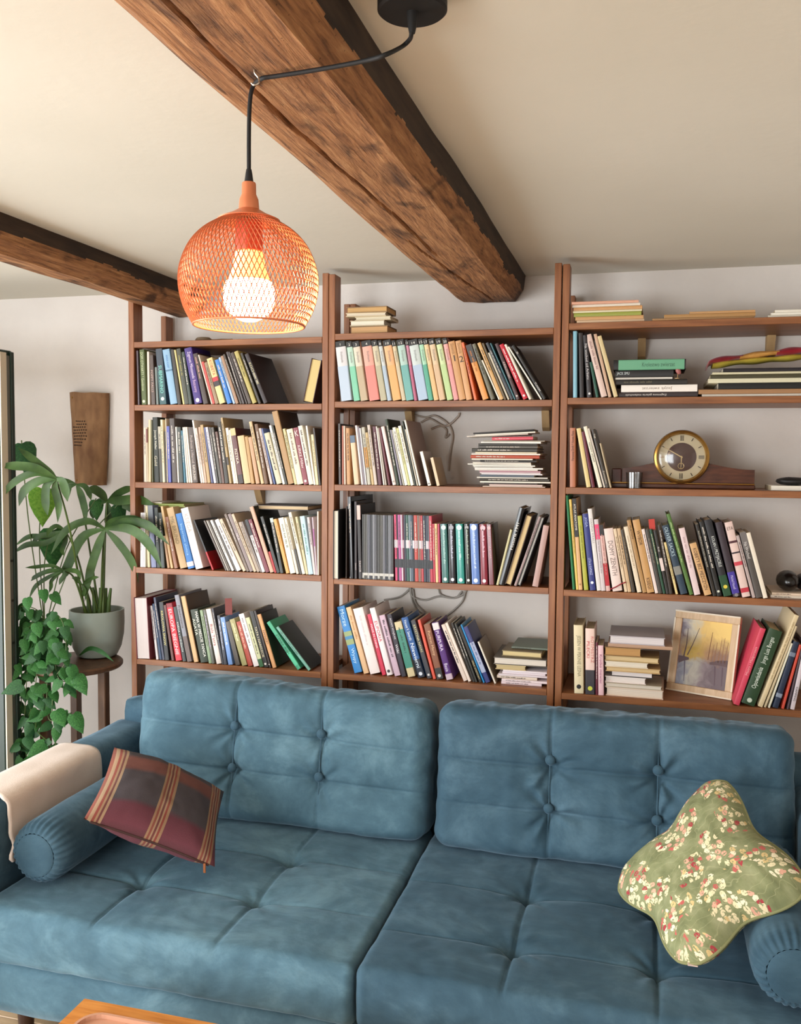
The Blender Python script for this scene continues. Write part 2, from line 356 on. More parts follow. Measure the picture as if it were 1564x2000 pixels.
def make_cover(t, d, h, hard, r):
    c = 0.0026 if hard else 0.0009; c = min(c, t*0.3)
    out, inn = profile(t, d, c, r); P = out+inn; n = len(P)
    vs = [(x, y, 0) for x, y in P]+[(x, y, h) for x, y in P]
    fs = [(i, (i+1) % n, n+(i+1) % n, n+i) for i in range(n)]
    # end caps as strips: left board, spine, right board
    caps = [(0, 1, 10, 11), (1, 2, 3, 10), (3, 4, 9, 10), (4, 5, 6, 9), (6, 7, 8, 9)]
    fs += [tuple(q) for q in caps]+[tuple(n+i for i in reversed(q)) for q in caps]
    return vs, [tuple(reversed(f)) for f in fs], c
def strip_mesh(t, d, r, z0, z1, y1, e):
    out, _ = profile(t, d, 0.001, r); out = [(x, y) for x, y in out]
    out[0] = (0, y1); out[-1] = (t, y1)
    q = []
    cx = t/2
    for x, y in out: q.append((x+(e if x > cx else -e), y-e))
    n = len(q); vs = [(x, y, z0) for x, y in q]+[(x, y, z1) for x, y in q]
    return vs, [(i, i+1, n+i+1, n+i) for i in range(n-1)]
def dashes(length, height, rng, lines=1):
    """unreadably small print: a run of little letter-high bars"""
    vs = []; fs = []
    for ln in range(lines):
        x = 0; yo = (ln-(lines-1)/2)*height*1.5
        while x < length:
            wlen = rng.uniform(2.5, 7)*height*0.7; e = min(x+wlen, length)
            while x < e:
                w = height*rng.uniform(0.28, 0.55); hh = height*rng.choice((0.6, 0.62, 0.65, 0.95)); k = len(vs)
                vs += [(x, yo-height*0.4, 0), (x+w, yo-height*0.4, 0), (x+w, yo-height*0.4+hh, 0), (x, yo-height*0.4+hh, 0)]; fs.append((k, k+1, k+2, k+3)); x += w+height*0.16
            x += height*0.6
    return vs, fs
def parse(s):
    tk = s.split(); d = dict(xb=float(tk[0]), w=float(tk[1]), xt=float(tk[2]), yt=float(tk[3]), col=tk[4])
    for q in tk[5:]:
        k, v = q.split('=', 1); d[k] = v
    return d
PAGE = ['e2d6bc', 'dccfb2', 'e8e0cf', 'd8c8a6']
NBOOK = {'book': 0, 'magazine': 0}
def build_book(o, t, h, d, s, rng):
    """fills a book empty: local x = thickness, y = depth from the spine, z = height"""
    kind = s.get('k', 'p'); hard = kind in ('h', 'f'); e = 0.0
    r = 0.0035 if kind in ('h', 'f') else 0.0012
    vs, fs, c = make_cover(t, d, h, hard, r); rough = float(s.get('r', 0.5 if hard else 0.42))
    ccol = s.get('c', s['col'])
    def rotf(me):   # fore-edge to the front: turn the whole book round
        if kind == 'f': me.transform(Matrix.Translation((t, d, 0)) @ Matrix.Rotation(math.pi, 4, 'Z'))
        return me
    me = rotf(mesh('cover', vs, fs, 40)); link('cover', me, flat(ccol, rough), o)
    ins = 0.003 if hard else 0.0004
    pv = MB().box((c, c+0.0005, ins), (t-c, d-(0.004 if hard else 0.0006), h-ins))
    pme = rotf(mesh('page_block', pv.v, pv.f)); link('page_block', pme, page_mat(s.get('p', rng.choice(PAGE))), o)
    if kind == 'f': return
    if ccol != s['col']:
        v, f = strip_mesh(t, d, r, 0.0001, h-0.0001, r+0.0005, 0.0003); link('spine', mesh('spine', v, f), flat(s['col'], rough), o)
    for i, q in enumerate(s.get('b', '').split(';')):
        if q:
            a, b, cc = q.split(':'); v, f = strip_mesh(t, d, r, float(a)*h, float(b)*h, r+0.0006, 0.0005+0.0001*i); link('spine_band', mesh('spine_band', v, f), flat(cc, rough), o)
    for q in s.get('W', '').split(';'):
        if q:
            a, b, cc = q.split(':'); v, f = strip_mesh(t, d, r, float(a)*h, float(b)*h, d, 0.0004); link('jacket_band', mesh('jacket_band', v, f), flat(cc, rough), o)
    ty = -0.0009
    if 't' in s:
        for q in s['t'].split('|'):
            a = q.split('/'); body = a[0].replace('_', ' '); tc = a[1] if len(a) > 1 and a[1] else contrast(s['col'])
            z0, z1 = (float(v) for v in a[2].split(':')) if len(a) > 2 and a[2] else (0.12, 0.9)
            up = len(a) > 3 and 'u' in a[3]; hor = len(a) > 3 and 'h' in a[3]
            cx = t/2
            if len(a) > 4: cx = t*float(a[4])
            zz = (z0+z1)/2*h
            if hor: place_text(body, (cx, ty, zz), (1, 0, 0), (0, 0, 1), t*0.72, (z1-z0)*h, flat(tc, 0.5), o, 'spine_title')
            else:
                X, Y = ((0, 0, 1), (-1, 0, 0)) if up else ((0, 0, -1), (1, 0, 0))
                place_text(body, (cx, ty, zz), X, Y, (z1-z0)*h, t*(0.5 if len(a) <= 4 else 0.32), flat(tc, 0.5), o, 'spine_title')
    elif t > 0.0075 and s.get('i') != '0':
        tc = s.get('i', contrast(s['col'])); hh = min(t*0.36, 0.0075); L = h*rng.uniform(0.35, 0.62)
        v, f = dashes(L, hh, rng); z0 = h*rng.uniform(0.86, 0.93)
        link('spine_title', mesh('spine_title', [(t/2+p[1], ty, z0-p[0]) for p in v], f), flat(tc, 0.5), o)
    if 'o' in s:
        zz = float(s.get('oz', 0.06))*h; R = min(t*0.26, 0.008)
        link('publisher_mark', mesh('publisher_mark', [(t/2+R*math.cos(k*math.pi/6), ty, zz+R*math.sin(k*math.pi/6)) for k in range(12)], [tuple(range(12))]), flat(s['o'], 0.5), o)
    if 'O' in s:
        zz = h*0.94; R = min(t*0.36, 0.011)
        link('volume_mark', mesh('volume_mark', [(t/2+R*math.cos(k*math.pi/6), ty, zz+R*math.sin(k*math.pi/6)) for k in range(12)], [tuple(range(12))]), flat(s['O'], 0.5), o)
def page_mat(h):
    key = ('page', h)
    if key in MC: return MC[key]
    m, n, l, p = newmat('paper_'+h)
    tc = n.new('ShaderNodeTexCoord'); mp = n.new('ShaderNodeMapping'); mp.inputs['Scale'].default_value = (900, 0.6, 0.6)
    no = n.new('ShaderNodeTexNoise'); no.inputs['Scale'].default_value = 1; no.inputs['Detail'].default_value = 2
    mx = n.new('ShaderNodeMix'); mx.data_type = 'RGBA'; mx.blend_type = 'MULTIPLY'; mx.inputs[0].default_value = 1; mx.inputs[6].default_value = rgb(h)
    r = ramp(n, [(0.3, 'c4c0b8'), (0.62, 'ffffff')])
    l.new(tc.outputs['Object'], mp.inputs[0]); l.new(mp.outputs[0], no.inputs['Vector']); l.new(no.outputs['Fac'], r.inputs[0]); l.new(r.outputs[0], mx.inputs[7]); l.new(mx.outputs[2], p.inputs['Base Color'])
    p.inputs['Roughness'].default_value = 0.85; MC[key] = m; return m

ALLB = []
def fit(cands):
    for c in cands:
        if len(c.split()) <= 16: return c
    return c
PXM = (0.00196, 0.00184, 0.00175)
def row(bay, shelf, Yf, where, segs, depth=0.26):
    """one row of standing books; spine outlines measured in the photograph"""
    zs = SHZ[bay][shelf]; L = []
    for (x0, y0, sc, lines) in segs:
        for ln in lines.strip().split('\n'):
            if not ln.strip(): continue
            s = parse(ln); Y = Yf+float(s.get('y', 0))/100.0
            xb = x0+s['xb']/sc; xw = x0+(s['xb']+s['w'])/sc; xt = x0+s['xt']/sc; yt = y0+s['yt']/sc
            Xb = x_on(xb, Y, zs); Xw = x_on(xw, Y, zs); T = at(xt, yt, Y)
            phi = math.atan2(Xb-T[0], T[2]-zs); h = math.hypot(T[0]-Xb, T[2]-zs)
            L.append(dict(s=s, X=Xb, t=(Xw-Xb)*math.cos(phi), phi=phi, h=h, Y=Y))
    # neighbours must not run into each other
    for q in L:
        q['t'] = max(q['t'], 0.0022)
    for a, b in zip(L, L[1:]):
        hm = min(a['h']*math.cos(a['phi']), b['h']*math.cos(b['phi']))
        def gaps():
            ta, tb = math.tan(a['phi']), math.tan(b['phi']); w = a['t']/math.cos(a['phi'])
            return b['X']-a['X']-w, (b['X']-tb*hm)-(a['X']-ta*hm+w)
        need = 0.0004-min(gaps())
        if need > 0: a['t'] = max(0.0022, a['t']-min(need, a['t']*0.3)*math.cos(a['phi']))
        g0, g1 = gaps()
        if g0 < 0.0004: b['X'] += 0.0004-g0
        g0, g1 = gaps()
        if g1 < 0.0004: b['phi'] = math.atan(math.tan(b['phi'])-(0.0004-g1)/hm)
    for q in L:   # stay under the board above
        if shelf > 0:
            zm_ = SHZ[bay][shelf-1]-0.0245-zs; q['h'] = min(q['h'], (zm_-q['t']*abs(math.sin(q['phi'])))/math.cos(q['phi']))
    n = len(L)
    for i, q in enumerate(L):
        s = q['s']; rng = random.Random(hash((bay, shelf, i)) & 0xffff); t = max(q['t'], 0.0022); h = q['h']
        mag = s.get('k') == 'm' or (t < 0.0065 and s.get('k') is None)  # thin books of no given kind are named magazines too, by thickness alone
        kind = 'magazine' if mag else ('hardback book' if s.get('k') in ('h', 'f') else 'paperback book')
        nm = 'magazine' if mag else 'book'
        sz = 'thin' if t < 0.010 else 'slim' if t < 0.018 else 'thick' if t > 0.034 else ''
        colr = cname(s['col']); extra = ''
        if s.get('k') == 'f': extra = ' with page edges facing out'
        elif abs(q['phi']) > 0.33: extra = ' leaning far over'
        elif 'b' in s: extra = ' with a '+cname(s['b'].split(':')[2].split(';')[0])+' band'
        pos = ('%s from the left' % ordinal(i+1)) if i < n/2 else ('%s from the right' % ordinal(n-i)) if i < n-1 else 'last at the right'
        label = fit(' '.join(('%s %s %s%s, %s, %s' % (sz, c1, k1, e1, pos, where)).split()) for c1, k1, e1 in ((colr, kind, extra), (colr, nm, extra), (colr, nm, ''), (colr, nm, '')))
        d = min(0.7*h if not mag else 0.74*h, depth, 0.30-q['Y'])
        d = float(s.get('D', d))
        zz = zs+0.0005+(t*abs(math.sin(q['phi'])) if q['phi'] < 0 else 0)
        o = thing(nm, label, nm, (q['X'], q['Y'], zz), (0, -q['phi'], 0), 'standing %ss, %s' % (nm, where))
        build_book(o, t, h, d, s, rng); NBOOK[nm] += 1; ALLB.append(o); q['o'] = o
    return L
def stack(bay, shelf, Yf, where, x0, y0, sc, lines, zbase=None, name='book', cat='book', jit=0.0, zt=None):
    """things lying flat on one another: xL xR thickness colour [options]; listed from the bottom up"""
    z = (SHZ[bay][shelf] if zbase is None else zbase)+0.0005; out = []
    items = [ln for ln in lines.strip().split('\n') if ln.strip()]; n = len(items)
    for i, ln in enumerate(items):
        tk = ln.split(); xL, xR, th, colr = float(tk[0]), float(tk[1]), float(tk[2]), tk[3]; s = dict(col=colr)
        for q in tk[4:]:
            k, v = q.split('=', 1); s[k] = v
        Y = Yf+float(s.get('y', 0))/100.0
        XL_, XR_ = x_on(x0+xL/sc, Y, z), x_on(x0+xR/sc, Y, z); th = th/sc*PXM[bay]
        nm = s.get('n', name); ct = {'book': 'book', 'magazine': 'magazine'}.get(nm, cat); rng = random.Random(i*7+bay*31+shelf)
        pos = 'at the bottom' if i == 0 else 'on top' if i == n-1 else ('%s from the bottom' % ordinal(i+1)) if i < n/2 else ('%s from the top' % ordinal(n-i))
        adj = s.get('a', cname(colr)).replace('_', ' ')
        kd = nm.replace('_', ' '); wh = where[3:] if pos == 'at the bottom' and where.startswith('of ') and False else where
        if n == 1: pos = ''
        label = fit(' '.join(q.split()) for q in ('%s %s lying flat, %s %s' % (adj, kd, pos, wh), '%s %s, %s %s' % (adj, kd, pos, wh)))
        if nm not in NBOOK: s['i'] = '0'
        yaw = math.radians(float(s.get('yaw', rng.uniform(-jit, jit)))); pit = math.radians(float(s.get('tilt', 0)))
        W = XR_-XL_; d = float(s.get('D', min(0.72*W, 0.23, 0.29-Y)))
        o = thing(nm, label, ct, (0, 0, 0), group='pile of %ss %s' % (nm.replace('_', ' '), where))
        o.matrix_world = Matrix.Translation((XR_, Y, z+W*math.sin(pit))) @ Matrix.Rotation(yaw, 4, 'Z') @ Matrix.Rotation(-math.pi/2-pit, 4, 'Y')
        build_book(o, th, W, d, s, rng); z += th+0.0004; out.append(o); NBOOK[nm if nm in NBOOK else 'book'] += 1; ALLB.append(o)
    return z, out
A8 = 8.2316
row(0, 1, 0.004, 'top row, left bookcase', [(260, 670, A8, """
75 25 50 125 5d5058
135 80 95 110 5f6b3e k=h t=DOM_OTWARTY_*_Gombrow/c9cfa8/.25:.95 o=d8d8c0
235 48 220 140 d9cbbf i=0
295 62 255 200 5a4a42 t=POPPY_FALLS/cdb0a4/.2:.75
372 50 345 390 77807c i=0
430 140 320 105 3f4a56 b=0:.6:2f5a5e t=SUBMARINO/86cfc2/.2:.7 o=d8e0d8 oz=.1
595 118 465 115 8fb0c8 k=h b=.60:.63:5d7f98 t=ANNA_KARP/4f7fb4/.66:.9
718 70 600 110 3d352c i=0
800 26 655 115 d8c88e
828 68 690 100 4a4a3a i=a8a05a
898 68 775 150 3f4a40
985 130 750 95 4b3580 k=h t=Zygmunt_Miloszewski/e0d0e6/.45:.93|Bezcenny/c8a8c8/.2:.42 o=e8e0ea
1130 98 960 180 4a3a32 i=c89a8c
1255 28 1040 195 dccfc0
1277 45 1095 310 c05048 i=0
1322 58 1140 320 9a8468
1390 95 1180 260 dcc890 b=.49:.58:c03a40;.38:.49:3a3030 t=KOBIETA/c05a40/.62:.95
1515 70 1310 280 3f82c8
"""), (440, 670, A8, """
125 36 -112 240 a9bcd0
168 62 -80 220 a5846a i=0
236 35 -40 190 4f443a
276 50 10 150 574d4c
330 36 42 150 4a3e38
370 55 82 165 54463c
435 75 135 150 b5a868 k=h i=7a7040
535 40 240 170 3e3830
615 74 305 190 3f3537 k=h D=.22 t=KOTA_|_KOCHANICE/cfc79c/.25:.95
1245 170 1385 280 4a2528 k=f p=e0c88c
""")])
row(0, 2, 0.004, 'second row, left bookcase', [(260, 800, A8, """
180 40 165 295 cfc6b4
222 22 205 285 c9b9a0 b=.72:.97:7a3a34
246 54 245 165 cdbf9c i=0
302 30 275 170 5c5a36
335 92 300 125 2f332c k=h t=Joseph_Heller/e0dccb/.5:.8|Gold/c8c0a8/.22:.44
430 42 395 275 b9b2a0 b=0:.6:4a463a
475 36 435 165 e2d6b4
514 24 500 350 3a342c
541 20 515 145 e0cdb4
565 56 530 270 5a60a8
625 84 575 145 5c5350 k=h i=c8c0b8
715 26 675 280 e3dccf
745 62 700 285 3a4038
815 42 765 340 3c7488
860 30 768 290 ece4d6
894 28 805 285 d8cdbf
926 28 840 285 e0d6c8
960 92 880 290 54463f t=KAPUSCINSKI/e0d4c8/.05:.32|Podroze_z_Herod/b8a8a0/.36:.85
1085 32 945 175 ede4d8
1119 32 990 300 d8c8bd
1153 36 1045 285 c0a690
1195 52 1075 250 b59a6e
1255 40 1130 290 5a5f86
1298 38 1150 290 dcd8e2
1340 44 1215 290 4c4a44
1386 42 1250 290 5a544c
1430 40 1315 360 6a4c40
1472 88 1345 205 494641 k=h
"""), (440, 800, A8, """
66 34 -77 135 b09a70 b=.28:.4:4a4038
133 45 0 300 ece2cf
182 34 55 330 e6dcc6
218 76 75 310 6a3f40 b=.87:1:c9b98a;0:.16:3a2a26 t=FIZYKA/e8dcc8/.18:.8
305 108 190 430 d2b68a i=0
416 72 310 440 b8945f i=0
492 74 362 450 c09a78 i=0
572 52 375 200 d2ba94 k=h c=6e5844
628 84 462 240 7a5f4a k=h
722 52 520 310 c9b8b0
778 38 575 310 5a6a98
826 84 615 390 c9c2a8
922 42 700 260 ece9e0
966 34 740 265 3c3a2e
1010 98 745 40 b08f66 k=h c=5c4a3e i=0
1112 42 920 315 c8bf92
1156 102 980 325 e2d3bd i=7a6a5c
1262 76 1090 300 8a3a48 t=KIRKE_Miller/e6d6d0/.25:.72|K/e6d6d0/.85:.95/h o=e8e0d8
1345 74 1165 270 ddd6c6
1421 30 1288 265 e8e2d6
1458 44 1375 405 ddcfa8 i=8a7a50
1506 28 1405 300 4a4440
""")])
row(0, 3, 0.006, 'third row, left bookcase', [(260, 970, A8, """
115 28 118 260 e6e4e2
145 28 148 260 d8d4dc
175 30 175 260 e6e2de
232 55 180 150 c9bd98
292 78 218 145 7a80a0 b=.55:1:6a7078 i=0
374 72 330 180 39403c k=h
448 84 400 260 323a34
550 52 450 640 b08a62 i=0
604 56 420 165 c8a878 i=0
664 76 478 340 9a6a50
755 120 520 195 c0a47c k=h t=MK_BRUNO/8a7a58/.4:.85
880 112 675 285 3f7fc0 k=h t=Imperium_slonca/9fc8e8/.2:.85 b=.04:.12:e6dcdc
1005 128 760 200 e6ddd8 k=h t=KSIEGA/b8aaa4/.6:.9
1272 26 965 385 2a2a2c k=m W=0:.36:b01c24 D=.19
1482 30 1130 395 6a5f58
1518 22 1175 390 d8cfc6
"""), (440, 970, A8, """
64 26 -290 400 6a625a
104 48 -247 390 e8e2da
160 26 -207 385 5a524c
188 72 -172 385 ebe6e2
286 54 -97 375 c9b8a0
344 44 -20 290 7a6a5e
395 60 35 290 8a7a78 t=FELA/e0d6d6/.4:.8
458 46 95 290 c8b49a
512 50 210 420 a89888
564 24 255 410 8f8480
592 52 310 380 d8d0cc b=.7:1:2c2e30
652 62 365 380 7c3040
720 66 385 175 cdaa94 k=h c=2c2d27 i=0 D=.22
790 34 690 890 b01820 i=0
830 50 560 330 2f302a
884 70 715 350 3e4240 b=.92:1:b8c4c0
978 52 765 370 dca860 i=b8854a
1044 88 850 350 e6dfce i=8a9088
1142 48 945 350 ddd4c4
1194 38 1096 850 4a443e i=0
1236 52 1010 260 e3dcc8
1296 38 1120 330 cfc29c
1336 76 1195 320 b9d0d8 i=6a9a90
1418 40 1310 335 cfc4c2
1458 20 1390 335 cdbcc4 b=.5:.8:a86a9a
1480 22 1475 240 e6ddcc
""")])
row(0, 4, 0.004, 'bottom row, left bookcase', [(250, 1140, A8, """
140 305 88 225 7a2830 k=f p=ddd2d2 y=-2 D=.24
452 50 305 365 d9d3d4
508 42 365 330 2f4a6a
552 36 405 225 4a4e62
592 96 495 300 2f3236 t=KROLOWA_SNOW/d8cc88/.25:.85
700 58 565 350 6a3f38 i=0
765 104 580 330 d03848 k=h t=EUROPA_BIEGNIE/f0d8d8/.1:.9 b=.93:1:8a3038
880 64 725 380 333a3a t=KSIEGA_o_LUDZIACH/d8dcd8/.18:.72
955 72 745 190 8a8a92 b=0:.38:6a5a56 t=Przedwiosnie/5a4a42/.5:.85
1060 74 845 210 d0ac80 k=h c=5a4838 i=0
1165 132 995 425 35402f k=h t=MAMA_W_MIESCIE_TANCA/e8e6dc/.1:.95//.72|AGATA/d8d8c8/.5:.85//.25
1300 50 1150 430 8fa080
1350 46 1205 425 6a6a60 i=c8b8d0
1420 86 1245 415 e0d4cc k=h t=Biala_Tatra/a85a60/.15:.9
1508 44 1340 400 4a4a52
"""), (430, 1150, 7.82, """
56 62 -50 410 55565e i=c8c8d8
124 86 0 440 7f9fd0 i=e6eaf2
234 92 80 510 5e5650 i=0
335 82 140 475 a8a070 i=e0dcb0
428 74 245 510 b0503f i=e8b8a0
515 84 280 395 e6ddda i=8a8080
604 64 385 450 c8c8a0 b=0:.16:3f6a44
674 64 445 350 2e2a28 t=TATA_I_NARESZCIE/e0d4b0/.18:.72 o=e0d8d0
746 48 510 340 3a2c28 i=0 o=d8d0c8
800 62 560 400 d2a070 k=h c=2c3226 t=LESMIAN/4a3428/.4:.75/u
1178 78 705 525 4fa884 k=h t=STERBA_IRISH/245a48/.2:.85 b=.08:.35:63c49c
1345 58 850 600 7fb0a0 k=h c=3c4440 i=4a6a60
""")])
SETP = [(118, 145, 25, 130, 'd3d0d0', 'b9c6d4'), (293, 85, 180, 130, 'b6d0bf', '84c4a6'), (388, 100, 265, 130, 'd6cab8', 'bba98e'), (510, 145, 390, 120, 'dca898', 'd88a80'), (665, 85, 530, 115, 'c9bfa4', 'b5ae94'), (760, 55, 620, 115, 'c6cac6', 'aebcc8'),
        (835, 115, 690, 115, 'dfb184', 'dcab70'), (960, 55, 810, 115, 'cfc0a0', 'c8bba0'), (1020, 105, 880, 105, 'b0c8be', '76aca6'), (1130, 40, 1000, 100, 'c88aa0', 'b86a84'), (1190, 135, 1040, 95, 'c6cfcb', 'adbed0'), (1330, 65, 1180, 85, 'a8d0b4', '5fa890'),
        (1405, 65, 1245, 80, 'e2c49a', 'dcb888'), (1480, 82, 1320, 80, 'd8c0a0', 'd0b494'), (1588, 82, 1415, 75, 'cbd8a8', 'b9cf98'), (1680, 66, 1515, 82, 'e2aaa4', 'd89c9a')]
NUMS = ['1', '2', '3', '4', '7', '8', '10', '11', '12', '13', '14', '15', '17', '18', '19', '20']
B7 = 7.109
row(1, 1, 0.003, 'top row, middle bookcase', [(650, 650, B7, '\n'.join('%d %d %d %d %s k=h b=0:.58:%s;.905:1:2b2a28 t=%s/d8d4cc/.925:.965/h|%s/8a8480/.64:.82' % (a, w, x, y, c, c2, nn, 'Encyklopedia') for (a, w, x, y, c, c2), nn in zip(SETP, NUMS))), (860, 650, B7, """
262 92 105 130 c99a68 t=1/2c2622/.66:.76/h|Slownik/9a7444/.78:.96
360 98 205 120 cfa070 t=2/2c2622/.64:.74/h|Slownik/9a7444/.78:.96
470 36 290 140 dc7a50
590 84 350 180 dc9c58 b=.68:1:4a4644 i=b87838
700 78 435 165 7a7868 k=h i=2c2a26
808 22 560 390 e6decf
832 52 510 150 cfa870
888 40 575 150 6a5a40
936 38 645 290 c9c0ac
977 44 625 150 3a4048
1026 22 685 150 3f7078
1056 68 755 160 4a2c2c t=KIESLOWSKI/e0c8c0/.3:.75 o=d8d0c8
1150 74 815 175 c42238 k=h i=f0d0d0 o=e8dcdc
1232 48 885 170 ddd6c8 i=0
1392 24 920 210 e6e4d8
1426 56 985 190 26221e k=h t=TUWIM/e0dcd8/.1:.35|III/d8d0c8/.8:.92
""")])
row(1, 2, 0.003, 'second row, middle bookcase', [(655, 810, 6.8, """
45 30 35 120 4a4442
88 25 85 150 b5705a
115 20 105 150 dcc8b8
150 72 135 180 c49a70 k=h i=6a4c38
250 62 190 280 dcc0a0 b=.85:1:5a6c80 i=0
344 28 260 145 e2d8d4
375 22 288 160 8a8088
399 18 315 180 e0dcdc
428 48 345 170 b8b4a4 b=.3:.65:c08c38
480 34 395 240 c0a878
518 38 420 140 c9bcb0
570 60 490 160 5c1f34
634 24 525 160 e2dcd2
660 26 550 180 b8b0a4
702 34 575 180 6a2030
758 50 600 165 e3d5cf k=h i=0 o=a8a090
812 44 655 65 3a4636 k=h c=2c3429
860 32 720 205 8a8490
896 22 745 205 c0bcae
920 42 755 175 e8e2d2
965 30 805 185 c9c890
1000 42 830 155 ece8d8
1050 26 880 90 3a4238
1080 22 895 205 cfc8b8
1108 24 905 80 eeeadd k=h c=a38c82 D=.22
1230 40 1120 495 ece6d8 c=a8988e i=0 o=6a6a6a D=.13
1348 38 1260 575 d8c0a0 c=a58a68 i=0 D=.13
""")])
stack(1, 2, 0.01, 'of the tall magazine pile, middle bookcase', 900, 810, 8.689, """
370 1425 16 e6d2c2
480 1380 30 cdb8b0
390 1290 22 3a2c26
330 1520 24 ebe5d8
315 1500 46 454038 n=book k=h
275 1470 20 d9d5cc
320 1240 34 55606c
340 1380 20 e6e0e0
310 1350 20 d8c9c9
310 1350 26 b08890
245 1300 20 e6dfd6
240 1390 24 ece6de
210 1215 18 c9c4bc
210 1255 22 e8e4da
110 1190 20 e6e0d4
195 1185 22 ddd5c8
330 1280 36 26221e
190 1215 22 e6e0d0
160 1330 56 b05238 n=book k=h
170 1345 24 ded6cc
240 1285 24 dfd2b8
175 1290 60 44423c n=book k=h
290 1300 40 5a564e
300 1290 34 3a3834
330 1355 32 e6e2d8
370 1420 16 a8a090
520 1220 52 c84858 n=book tilt=1
105 1135 18 d8cfc4 tilt=2.5 gap=.6
240 1260 24 e2ddd0 tilt=3
210 1240 24 1e1c1c tilt=3.6
""", name='magazine', jit=3)
thin = []
pal = ['4a4a48', '6a6a70', '3a3c40', '7c7c84', '56544e', '3c3a3a', '8a8c92', '4a4c56', '5f5e5a']
x = 482
for i in range(18):
    w = (22, 26, 24, 20, 28)[i % 5]; thin.append('%d %d %d %d %s k=m b=%s' % (x, w, x-6+i*0.2, 318+i, pal[(i*4) % 9], '.02:.1:b8b6b0' if i % 3 == 0 else '.06:.1:c8c4bc')); x += w
colr = [(920, 28, 'e0507a'), (950, 18, '2a2a3a'), (970, 38, 'b05a90'), (1010, 18, 'e6d0d8'), (1030, 21, '6a2a44'), (1053, 24, '3a3c50'), (1079, 38, '2f5a50'), (1119, 21, '8a98a0'), (1142, 28, '5a6878'), (1172, 18, '2a2a34'), (1192, 48, 'b84a40'), (1242, 20, '8a8078'), (1264, 20, 'a06a60'), (1286, 28, 'b84850'), (1316, 40, '2c3448'), (1358, 22, '4a4e5c'), (1382, 20, '6a7078'), (1404, 42, 'b83c50')]
ctxt = '\n'.join('%d %d %d %d %s k=m b=.2:.33:20242c;.5:.62:%s' % (a+20, w, a-2, 322+(a-920)/25, c, ('d8d0d4', 'b8a0a8', c)[j % 3]) for j, (a, w, c) in enumerate(colr))
row(1, 3, 0.004, 'third row, middle bookcase', [(640, 960, B7, """
72 76 74 262 1c1a1a k=f p=e8e0d0 y=-4 D=.2
246 16 250 210 4a3c34
300 58 270 75 1f1f26 k=h r=.12 D=.27
372 40 368 140 3a3034 t=ZANOS/d8ccc8/.02:.3
430 46 402 185 2e2628 b=.8:.99:dcc0b8 t=ZAWOR/d8ccc8/.04:.3
""" + '\n'.join(thin) + '\n' + ctxt + """
1468 30 1450 450 b83a50 k=m
1500 36 1480 450 e0c090 k=m
1540 24 1525 450 c04a6a k=m
"""), (840, 970, 6.517, """
152 84 125 350 4a7a76 k=h r=.15 O=d0e0dc o=e0e4e0 i=a8ccc4
245 82 225 350 2a2a30 k=h r=.12 O=a8a8b0 o=e0e0e4 i=b8b8c8
345 92 320 350 3f9a90 k=h r=.15 O=d0e8e4 o=e0ecea i=c8ece8
455 66 430 350 2c302c k=h r=.1 O=a8a8a8 o=e0e4e0 i=a8b8a8
530 104 500 350 6a88c0 k=h r=.15 O=dce4f0 o=e4eaf4 i=c8d8f0
645 94 625 355 8a2f40 k=h r=.15 O=e0c0c8 o=ecdce0 i=e0b8c4
752 60 715 355 7a3a42 k=h r=.15 c=4e4238 O=d8b8bc i=c89aa0
""")])
row(1, 3, 0.004, 'right end of third row, middle bookcase', [(840, 970, 6.517, """
838 34 1015 425 c9c29a k=h i=0
872 76 1130 155 1c1a1c k=h r=.12 t=Historia_1941/e6e2dc/.35:.92/u
950 82 1222 250 4a3624 k=f p=e3c998
1066 34 1380 262 a08a88
1104 44 1412 270 1a1a1a k=f p=e6e4e0
1298 74 1440 375 b89890 i=0
""")])
row(1, 4, 0.022, 'bottom row, middle bookcase', [(650, 1160, B7, """
300 112 55 185 3a8ac8 b=.42:.62:9aa878;.5:.55:4a8ab0 t=Morze/c8e4f4/.7:.95|Wyspy/c8e4f4/.1:.4
430 72 180 195 dcb890 i=b88a58
518 150 275 215 e8dcd8 k=h i=d0c4c4
685 58 475 290 d03a58 t=MADE_IN_CHINA/f4e4e8/.3:.98
750 84 505 205 e8dedd k=h t=EUFORIA/c83a58/.45:.85 o=3a3638
860 84 640 305 c8aebc i=4a3c48
955 64 750 290 3a3440 t=ADAM_WAJRAK/d8d0d4/.55:.98|Wilki/e8e4e6/.36:.53
1045 104 850 400 cfc09a b=.16:.86:3f8a78 i=24584c
1185 102 945 340 2f5f98 k=h b=0:.3:20283a t=Vincent_V._Severski/e4ecf4/.62:.96|Niewierni/e4ecf4/.15:.58 o=d8dce4
1312 66 1080 375 45444a t=KRYSTYNA_NAVAS/d8d0a0/.45:.92 o=d8d4d0
1392 40 1175 365 d8604a i=0
1446 92 1258 430 8a5a40 b=0:.2:34322f t=Portret_Mamy/e0b890/.35:.95 o=c8c4c0
"""), (850, 1170, 6.8, """
150 90 -49 320 5a2a78 k=h b=.87:.99:dcd4d4;.0:.1:c8b4c0 t=PURPURA/e4d8ec/.5:.85|Basia/e4d8ec/.14:.28
375 62 75 350 dcccc0 k=h i=3a3434
440 40 128 325 e4d6ca i=0
496 34 205 325 2c2620
532 30 250 330 3a3a34
582 44 300 375 2a2420 t=WILK_STEPOWY/d8c890/.04:.4
636 32 333 345 1f8ac0
672 64 370 380 39407a b=.18:.72:a8b0c8 i=5a6490
786 24 560 572 e6ded0 k=h c=8f8272 D=.15
""")])
